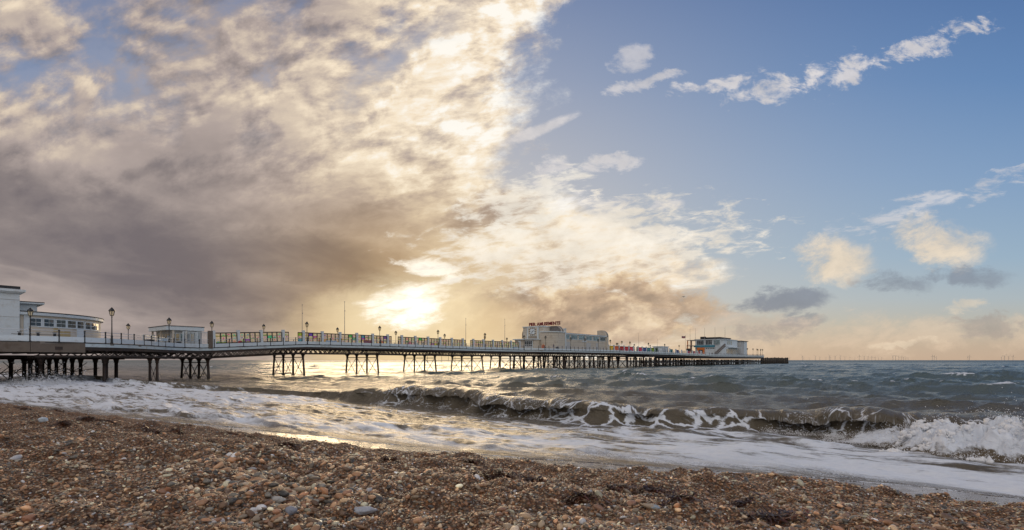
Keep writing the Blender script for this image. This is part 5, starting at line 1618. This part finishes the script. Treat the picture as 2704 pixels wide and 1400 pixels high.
# long hall
MB().box(126.6, 153.4, -5.4, 5.6, az_, 10.45).build('hall_wall', M['cream'], ar)
MB().box(126.6, 153.4, -5.7, 5.9, 10.45, 10.72).build('hall_cornice', M['white'], ar)
MB().box(126.6, 153.4, -5.3, 5.5, 10.72, 10.86).build('hall_roof', M['lead'], ar)
MB().box(126.9, 153.2, -5.47, -5.4, 8.9, 9.0).build('hall_sill', M['white'], ar)
for k in range(6):
    x0 = 127.1 + k * 4.42; x1 = x0 + 3.5
    w_ = MB().box(x0 - .1, x1 + .1, -5.50, -5.4, 9.0, 10.3).build('window', M['white'], ar)
    for j in range(4): MB().box(x0 + j * (x1 - x0) / 4 + .04, x0 + (j + 1) * (x1 - x0) / 4 - .04, -5.54, -5.49, 9.1, 10.2).build('pane', M['paleglass'] if k < 5 else M['glass'], w_)
for k in range(3): MB().box(126.65, 153.4, -5.43, -5.4, az_ + 1.0 + k * .85, az_ + 1.02 + k * .85).build('render_joint', M['lead'], ar)
for x0, x1 in ((127.6, 131.0), (140.5, 143.2), (146.5, 148)): MB().box(x0, x1, -5.46, -5.4, az_, az_ + 2.7).build('shutter', M['grey_render'], ar)
MB().box(138.0, 140.6, -5.5, -5.4, az_ + 2.9, az_ + 3.3).build('wall_plate', M['white'], ar)
MB().slab([(-1.6, 10.86), (-1.5, 11.3), (-1.1, 11.65), (1.0, 11.65), (1.0, 10.86)], 'x', 131.5, 135.0).build('roof_box', M['lead'], ar)
MB().slab([(p[0] + .5, p[1]) for p in fin_outline(-6.2, -2.6, az_, 12.6, 2.0, False)], 'x', 153.2, 154.6).build('end_fin', M['cream'], ar)
MB().slab([(p[0] + .5, p[1]) for p in fin_outline(-6.26, -2.6, 10.5, 12.68, 2.05, False)], 'x', 153.6, 154.2).build('end_fin_cap', M['lead'], ar)

# roof sign, letter by letter
sg = thing('roof_sign', 'dark red roof letters reading PIER AMUSEMENTS', 'sign', ploc(124.0, 4.75, 12.98), R(-39))
xx = 0.0
for chx in 'PIER AMUSEMENTS':
    if chx == ' ': xx += .40; continue
    cu = bpy.data.curves.new('letter', 'FONT'); cu.body = chx; cu.size = 1.36; cu.extrude = .08; cu.offset = .045; cu.resolution_u = 3
    tmp = bpy.data.objects.new('letter', cu); COL.objects.link(tmp)
    bpy.context.view_layer.update()
    me = bpy.data.meshes.new_from_object(tmp.evaluated_get(bpy.context.evaluated_depsgraph_get()))
    bpy.data.objects.remove(tmp)
    me.transform(Matrix.Rotation(R(90), 4, 'X')); me.materials.clear(); me.materials.append(M['signred'])
    xs = [v.co.x for v in me.vertices]; me.transform(Matrix.Translation((-min(xs), 0, 0)))
    wd = max(xs) - min(xs)
    put('letter', me, sg, (xx, 0, 0)); xx += wd + .03
for j in range(7): MB().beam((xx * (j + .5) / 7, .12, -.35), (xx * (j + .5) / 7, .12, .75), .04).build('strut', M['iron'], sg)
MB().beam((0, .12, .05), (xx, .12, .05), .05).beam((0, .12, .62), (xx, .12, .62), .05).build('rail', M['iron'], sg)

# ----------------------------------------------------------- small shelter
sq = 207.0
sh = thing('shelter', 'small white flat roofed shelter between green and turquoise panes', 'shelter', ploc(sq, -2.0, dz(sq) + .02), ROT)
octo = [(0, .9), (0, 3.1), (1.0, 4), (8.2, 4), (9.2, 3.1), (9.2, .9), (8.2, 0), (1.0, 0)]
MB().prism(octo, 0, 2.9).build('wall', M['white'], sh)
MB().prism(grow(octo, .5), 2.9, 3.15).build('roof', M['white'], sh)
for y0 in (1.3, 2.3): MB().box(-.06, .0, y0, y0 + .6, .9, 2.3).build('window', M['glass'], sh)
for x0 in (1.6, 4.0, 6.4): MB().box(x0, x0 + 1.4, -.06, 0, .4, 2.3).build('door', M['grey_render'], sh)

# ------------------------------------------------------------ end pavilion
ez = 4.7
ep = thing('end_pavilion', 'two storey white pavilion with long windows and a teal band on the pier head', 'building', O0, ROT)
corner = [(274, 7.0), (274, -3.6)] + [(274 + 5.5 - 5.5 * math.cos(t), -3.6 - 3.6 * math.sin(t)) for t in np.linspace(.15, math.pi / 2, 10)] + [(300, -7.2), (300, 7.0)]
MB().prism(corner, ez, 9.45).build('lower_wall', M['white'], ep)
MB().prism(grow(corner, .12), 9.45, 10.45).build('balcony_band', M['white'], ep)
MB().box(273.55, 273.85, -3.2, 7.6, 9.45, 10.45).build('teal_band', M['teal'], ep)
MB().prism(corner, 10.45, 13.35).build('upper_wall', M['white'], ep)
MB().prism(grow(corner, .7), 13.35, 13.62).build('roof_edge', M['white'], ep)
MB().prism(grow(corner, .3), 13.62, 13.72).build('roof', M['roof'], ep)
MB().box(278, 297, -4.5, 4.2, 13.72, 14.5).build('roof_plant', M['roof'], ep); MB().prism(grow([(278, -4.5), (297, -4.5), (297, 4.2), (278, 4.2)], .6), 14.5, 14.75).build('plant_cap', M['lead'], ep)
MB().box(276.5, 278, 2.6, 5.2, 13.72, 15.1).build('roof_tank', M['black'], ep)
for k, (y0, y1, gm) in enumerate(((2.35, 6.15, 'glass'), (-1.9, 1.65, 'glass'), (-6.0, -2.6, 'paleglass'))):
    x_ = 273.9 if k < 2 else 273.55
    w_ = MB().box(x_, 274.05, y0, y1, 10.65, 13.15).build('window', M['white'], ep)
    for a_ in range(4):
        for b_ in range(3):
            MB().box(x_ - .06, x_ + .02, y0 + .1 + (y1 - y0 - .2) * a_ / 4 + .05, y0 + .1 + (y1 - y0 - .2) * (a_ + 1) / 4 - .05, 10.75 + .78 * b_ + .04, 10.75 + .78 * (b_ + 1) - .04).build('pane', M[gm], w_)
# open veranda at the far left
MB().box(270.5, 281, 7.0, 10.4, 13.0, 13.3).build('veranda_roof', M['cream'], ep)
MB().box(270.5, 281, 7.0, 10.4, 10.1, 10.35).build('veranda_floor', M['lead'], ep)
for x_, y_ in ((271, 10.0), (271, 7.9), (276, 10.0)): MB().box(x_ - .2, x_ + .2, y_ - .2, y_ + .2, ez, 13.0).build('veranda_post', M['orange'] if y_ > 9 else M['concrete'], ep)
# orange portal
MB().box(273.5, 273.98, 2.0, 2.9, ez, 9.2).box(273.5, 273.98, 5.0, 5.9, ez, 9.2).box(273.5, 273.98, 2.9, 5.0, 8.0, 9.2).build('portal', M['orange'], ep)
MB().box(273.8, 273.97, 2.9, 5.0, ez, 8.0).build('doorway', M['black'], ep)
for k in range(5): MB().box(273.9, 273.98, -2.9 + k * .92, -2.35 + k * .92, 8.55, 8.95).build('high_window', M['glass'], ep)
for k in range(2): MB().box(273.9, 273.98, 6.05 + k * .45, 6.35 + k * .45, 8.5, 8.9).build('high_window', M['glass'], ep)
# outside stair climbing to the right
stt = MB().beam((272.3, -3.9, 5.1), (272.3, -9.1, 9.9), 1.0, .30).beam((271.75, -3.9, 6.0), (271.75, -9.1, 10.8), .06, .9).build('stair', M['lead'], ep)
for k in range(12): MB().box(271.9, 272.8, -4.3 - k * .42, -4.0 - k * .42, 5.2 + k * .39, 5.26 + k * .39).build('step', M['iron'], stt)
MB().box(272.0, 274.5, -10.2, -8.8, 9.6, 9.8).build('stair_landing', M['white'], ep)
# side wing windows
for x0, x1 in ((281.5, 283.5), (284.2, 286.2), (287.2, 289.6)):
    w_ = MB().box(x0, x1, -7.28, -7.2, 10.8, 13.0).build('window', M['white'], ep); MB().box(x0 + .15, x1 - .15, -7.33, -7.27, 10.95, 12.85).build('pane', M['paleglass'], w_)
MB().box(283, 300, -9.6, -7.2, 9.15, 9.45).build('side_canopy', M['white'], ep)
for x0 in np.arange(280, 299, 2.6):
    w_ = MB().box(x0, x0 + 2.0, -7.28, -7.2, 5.6, 8.7).build('window', M['white'], ep); MB().box(x0 + .2, x0 + 1.8, -7.33, -7.27, 5.9, 8.5).build('pane', M['warmglass'] if x0 < 292 else M['paleglass'], w_)
# stair tower at the seaward end
MB().box(303.5, 316, -8.0, -1.5, ez, 13.2).build('end_tower', M['grey_render'], ep)
MB().box(302.8, 317.5, -8.6, -1.2, 13.2, 13.5).build('end_tower_roof', M['roof'], ep)
MB().box(299.9, 303.5, -6.4, -2.0, ez, 9.4).box(299.9, 303.5, -6.2, -2.0, 10.4, 10.8).build('link_block', M['white'], ep)
MB().box(310, 316.1, -8.15, -8.0, ez, 13.2).build('tower_panel', M['white'], ep)
# things before the end pavilion
stq = q_at(1852, -3.0)
stt_ = thing('statue', 'white human sized statue before the orange doorway', 'statue', ploc(262.0, a_on(1852, 262.0) * -1 - 89, dz(262) + .02), ROT)
MB().lathe([(.45, 0), (.45, .3), (.32, .4), (.28, .9), (.42, 1.35), (.30, 1.7), (.16, 1.85), (.28, 2.05), (.30, 2.3), (.12, 2.5)], 10).build('figure', M['white'], stt_, smooth=True)
hoop = thing('viewer_stand', 'black box shaped stand with a thin hoop left of the end pavilion', 'stand', ploc(250, a_on(1818, 250) * -1 - 89, dz(250) + .02), ROT)
MB().box(-.9, .9, -.8, .8, 2.2, 3.6).build('box', M['black'], hoop); MB().tube([(0, -.9, 3.5), (0, -.9, 4.9), (0, -.4, 5.4), (0, .6, 5.4), (0, .9, 5.0), (0, .9, 3.5)], .06, 5).build('hoop', M['lead'], hoop)
for sx in (-.7, .7): MB().box(sx - .08, sx + .08, -.08, .08, 0, 2.2).build('leg', M['lead'], hoop)
MB().box(-.1, .1, -1.2, 1.2, .9, 1.1).build('shelf', M['teal'], hoop)

# ------------------------------------------------------------------- people
def person(q, y, label, coat, trousers, face_dir, lean=0.0, h=1.72):
    """A standing figure grown on a jointed skeleton."""
    t = thing('person', label, 'person', ploc(q, y, dz(q) + .02), face_dir)
    k = h / 1.75
    P = {'pelvis': (0, 0, .93), 'waist': (0, .02 + lean * .2, 1.10), 'chest': (0, .02 + lean * .6, 1.34), 'neck': (0, .0 + lean, 1.48), 'headb': (0, -.02 + lean * 1.1, 1.56), 'headm': (0, -.03 + lean * 1.1, 1.65), 'headt': (0, -.02 + lean * 1.1, 1.74),
         'ls': (-.19, .02 + lean * .8, 1.40), 'le': (-.26, .0 + lean * .6, 1.12), 'lw': (-.22, -.16 + lean, .90), 'lh': (-.20, -.22 + lean, .84), 'rs': (.19, .02 + lean * .8, 1.40), 're': (.26, .02 + lean * .5, 1.12), 'rw': (.22, -.14 + lean, .92), 'rh': (.20, -.20 + lean, .86),
         'lhip': (-.10, 0, .90), 'lk': (-.11, -.04, .50), 'la': (-.11, .03, .09), 'lt': (-.12, -.14, .04), 'rhip': (.10, 0, .90), 'rk': (.12, -.02, .50), 'ra': (.13, .05, .09), 'rt': (.14, -.12, .04)}
    Rr = {'pelvis': .15, 'waist': .14, 'chest': .17, 'neck': .06, 'headb': .075, 'headm': .10, 'headt': .07, 'ls': .075, 'le': .055, 'lw': .04, 'lh': .045, 'rs': .075, 're': .055, 'rw': .04, 'rh': .045, 'lhip': .10, 'lk': .07, 'la': .048, 'lt': .04, 'rhip': .10, 'rk': .07, 'ra': .048, 'rt': .04}
    E = [('pelvis', 'waist'), ('waist', 'chest'), ('chest', 'neck'), ('neck', 'headb'), ('headb', 'headm'), ('headm', 'headt'), ('chest', 'ls'), ('ls', 'le'), ('le', 'lw'), ('lw', 'lh'), ('chest', 'rs'), ('rs', 're'), ('re', 'rw'), ('rw', 'rh'),
         ('pelvis', 'lhip'), ('lhip', 'lk'), ('lk', 'la'), ('la', 'lt'), ('pelvis', 'rhip'), ('rhip', 'rk'), ('rk', 'ra'), ('ra', 'rt')]
    names = list(P); me = bpy.data.meshes.new('body')
    me.from_pydata([tuple(c * k for c in P[n_]) for n_ in names], [(names.index(a), names.index(b_)) for a, b_ in E], [])
    o = bpy.data.objects.new('body', me); COL.objects.link(o)
    md = o.modifiers.new('skin', 'SKIN')
    for i, n_ in enumerate(names): me.skin_vertices[0].data[i].radius = (Rr[n_] * k, Rr[n_] * k); me.skin_vertices[0].data[i].use_root = (n_ == 'pelvis')
    o.modifiers.new('sub', 'SUBSURF').levels = 1
    bpy.context.view_layer.update()
    em = bpy.data.meshes.new_from_object(o.evaluated_get(bpy.context.evaluated_depsgraph_get()))
    bpy.data.objects.remove(o)
    skin = simple_mat('skin', (.48, .30, .22), .6, var=.05); cm = simple_mat('coat', coat, .8, var=.15); tm = simple_mat('trousers', trousers, .8, var=.15); hm = simple_mat('hair', (.06, .05, .04), .7)
    em.materials.clear()
    for m_ in (cm, tm, skin, hm): em.materials.append(m_)
    for p in em.polygons:
        c = p.center / k
        hi = c.z
        if hi > 1.5: p.material_index = 3 if (hi > 1.68 or c.y > .01 + lean * 1.1) else 2
        elif hi < .86 and abs(c.x) < .17: p.material_index = 1
        elif hi < .90 and abs(c.x) > .17: p.material_index = 2
        p.use_smooth = True
    put('body', em, t)
    return t
pq = 115.8
person(pq, a_on(1462.5, pq) * -1 - 89, 'person in a grey coat leaning by the arcade curved wall', (.20, .19, .23), (.34, .38, .46), ROT - R(120), -.12, 1.78)
person(266, a_on(1880.5, 266) * -1 - 89, 'person in dark clothes walking before the end pavilion', (.02, .02, .025), (.02, .02, .025), ROT - R(60), 0, 1.85)

# ----------------------------------------------------------------- seagull
gull = thing('seagull', 'small dark seagull gliding in the sky right of the sun', 'bird', (57.0, 170.0, CAM_Z + 20.9), R(25))
gm_ = simple_mat('gull_feather', (.22, .21, .20), .7)
MB().tube([(-.35, 0, 0), (-.15, 0, .02), (.1, 0, .03), (.3, 0, .02)], [.03, .11, .11, .04], 8).build('body', gm_, gull, smooth=True)
for s in (-1, 1):
    V = [(-.12, 0, .05), (.10, 0, .05), (.16, s * .45, .24), (-.06, s * .45, .24), (.0, s * .95, .10), (-.12, s * .93, .10)]
    V += [(x, y, z - .02) for x, y, z in V]
    MB().add(V, [(0, 1, 2, 3), (3, 2, 4, 5), (9, 8, 7, 6), (11, 10, 8, 9), (0, 3, 9, 6), (3, 5, 11, 9), (1, 7, 8, 2), (2, 8, 10, 4), (5, 4, 10, 11), (0, 6, 7, 1)]).build('wing', gm_, gull)

# ------------------------------------------------------------ wind turbines
M['turb'] = simple_mat('turbine_hazed', (.62, .56, .50), .6, var=.05)  # horizon haze painted into the turbine colour
TD = 13000.0
tow_me = MB().tube([(0, 0, -6), (0, 0, 46), (0, 0, 80)], [3.4, 2.8, 2.0], 8).mesh('tower', M['turb'])
nac_me = MB().box(-5, 6, -2.2, 2.2, 79, 84).mesh('nacelle', M['turb'])
bl_me = MB().add([(-.8, 0, 0), (.8, 0, 0), (2.2, 0, 10), (.5, 0, 55), (-.3, 0, 55), (-1.4, 0, 10), (-.8, 1, 0), (.8, 1, 0), (2.0, .7, 10), (.5, .3, 55), (-.3, .3, 55), (-1.4, .7, 10)],
                 [(0, 1, 2, 5), (5, 2, 3, 4), (11, 8, 7, 6), (10, 9, 8, 11), (0, 5, 11, 6), (5, 4, 10, 11), (2, 1, 7, 8), (3, 2, 8, 9), (4, 3, 9, 10)]).mesh('blade', M['turb'])
txs = [(2085, .7), (2119, 1.2), (2123, .7), (2137, .7), (2153, 1.1), (2165, .9), (2181, .7), (2190, 1.3), (2193, .8), (2205, 1.1), (2219, 1.2), (2231, .9), (2244, .8), (2257, .7), (2269, 1.3), (2282, 1.1), (2292, 1.1), (2302, 1.0), (2311, .9), (2320, .7), (2328, .7), (2358, 1.3), (2365, 1.2), (2373, 1.1), (2380, 1.0), (2386, .9), (2392, .8), (2398, .7),
       (2462, 1.3), (2467, 1.1), (2473, .8), (2556, .9), (2560, 1.3), (2645, .9), (2652, 1.3), (2663, 1.2), (2675, 1.2)]
def ordinal(k):
    w = ['', 'first', 'second', 'third', 'fourth', 'fifth', 'sixth', 'seventh', 'eighth', 'ninth', 'tenth', 'eleventh', 'twelfth', 'thirteenth', 'fourteenth', 'fifteenth', 'sixteenth', 'seventeenth', 'eighteenth', 'nineteenth', 'twentieth']
    return w[k] if k <= 20 else ('twenty-' if k < 30 else 'thirty-') + w[k % 10] if k % 10 else 'thirtieth'
for kt, (px, s) in enumerate(txs):
    t_ = (px - 1352) / FPX
    D = TD / s
    t = thing('wind_turbine', 'tiny wind turbine on the sea horizon, ' + ordinal(kt + 1) + ' from the left', 'wind turbine', (t_ * D, D, -3.0), -math.atan(t_) + R(random.uniform(-15, 35)), 'wind farm on the horizon')
    put('tower', tow_me, t); nc = put('nacelle', nac_me, t)
    ph = random.uniform(0, 2.09)
    for k in range(3):
        b_ = put('blade', bl_me, t, (0, -4, 81.5)); b_.rotation_euler = (0, ph + k * 2.094, 0)
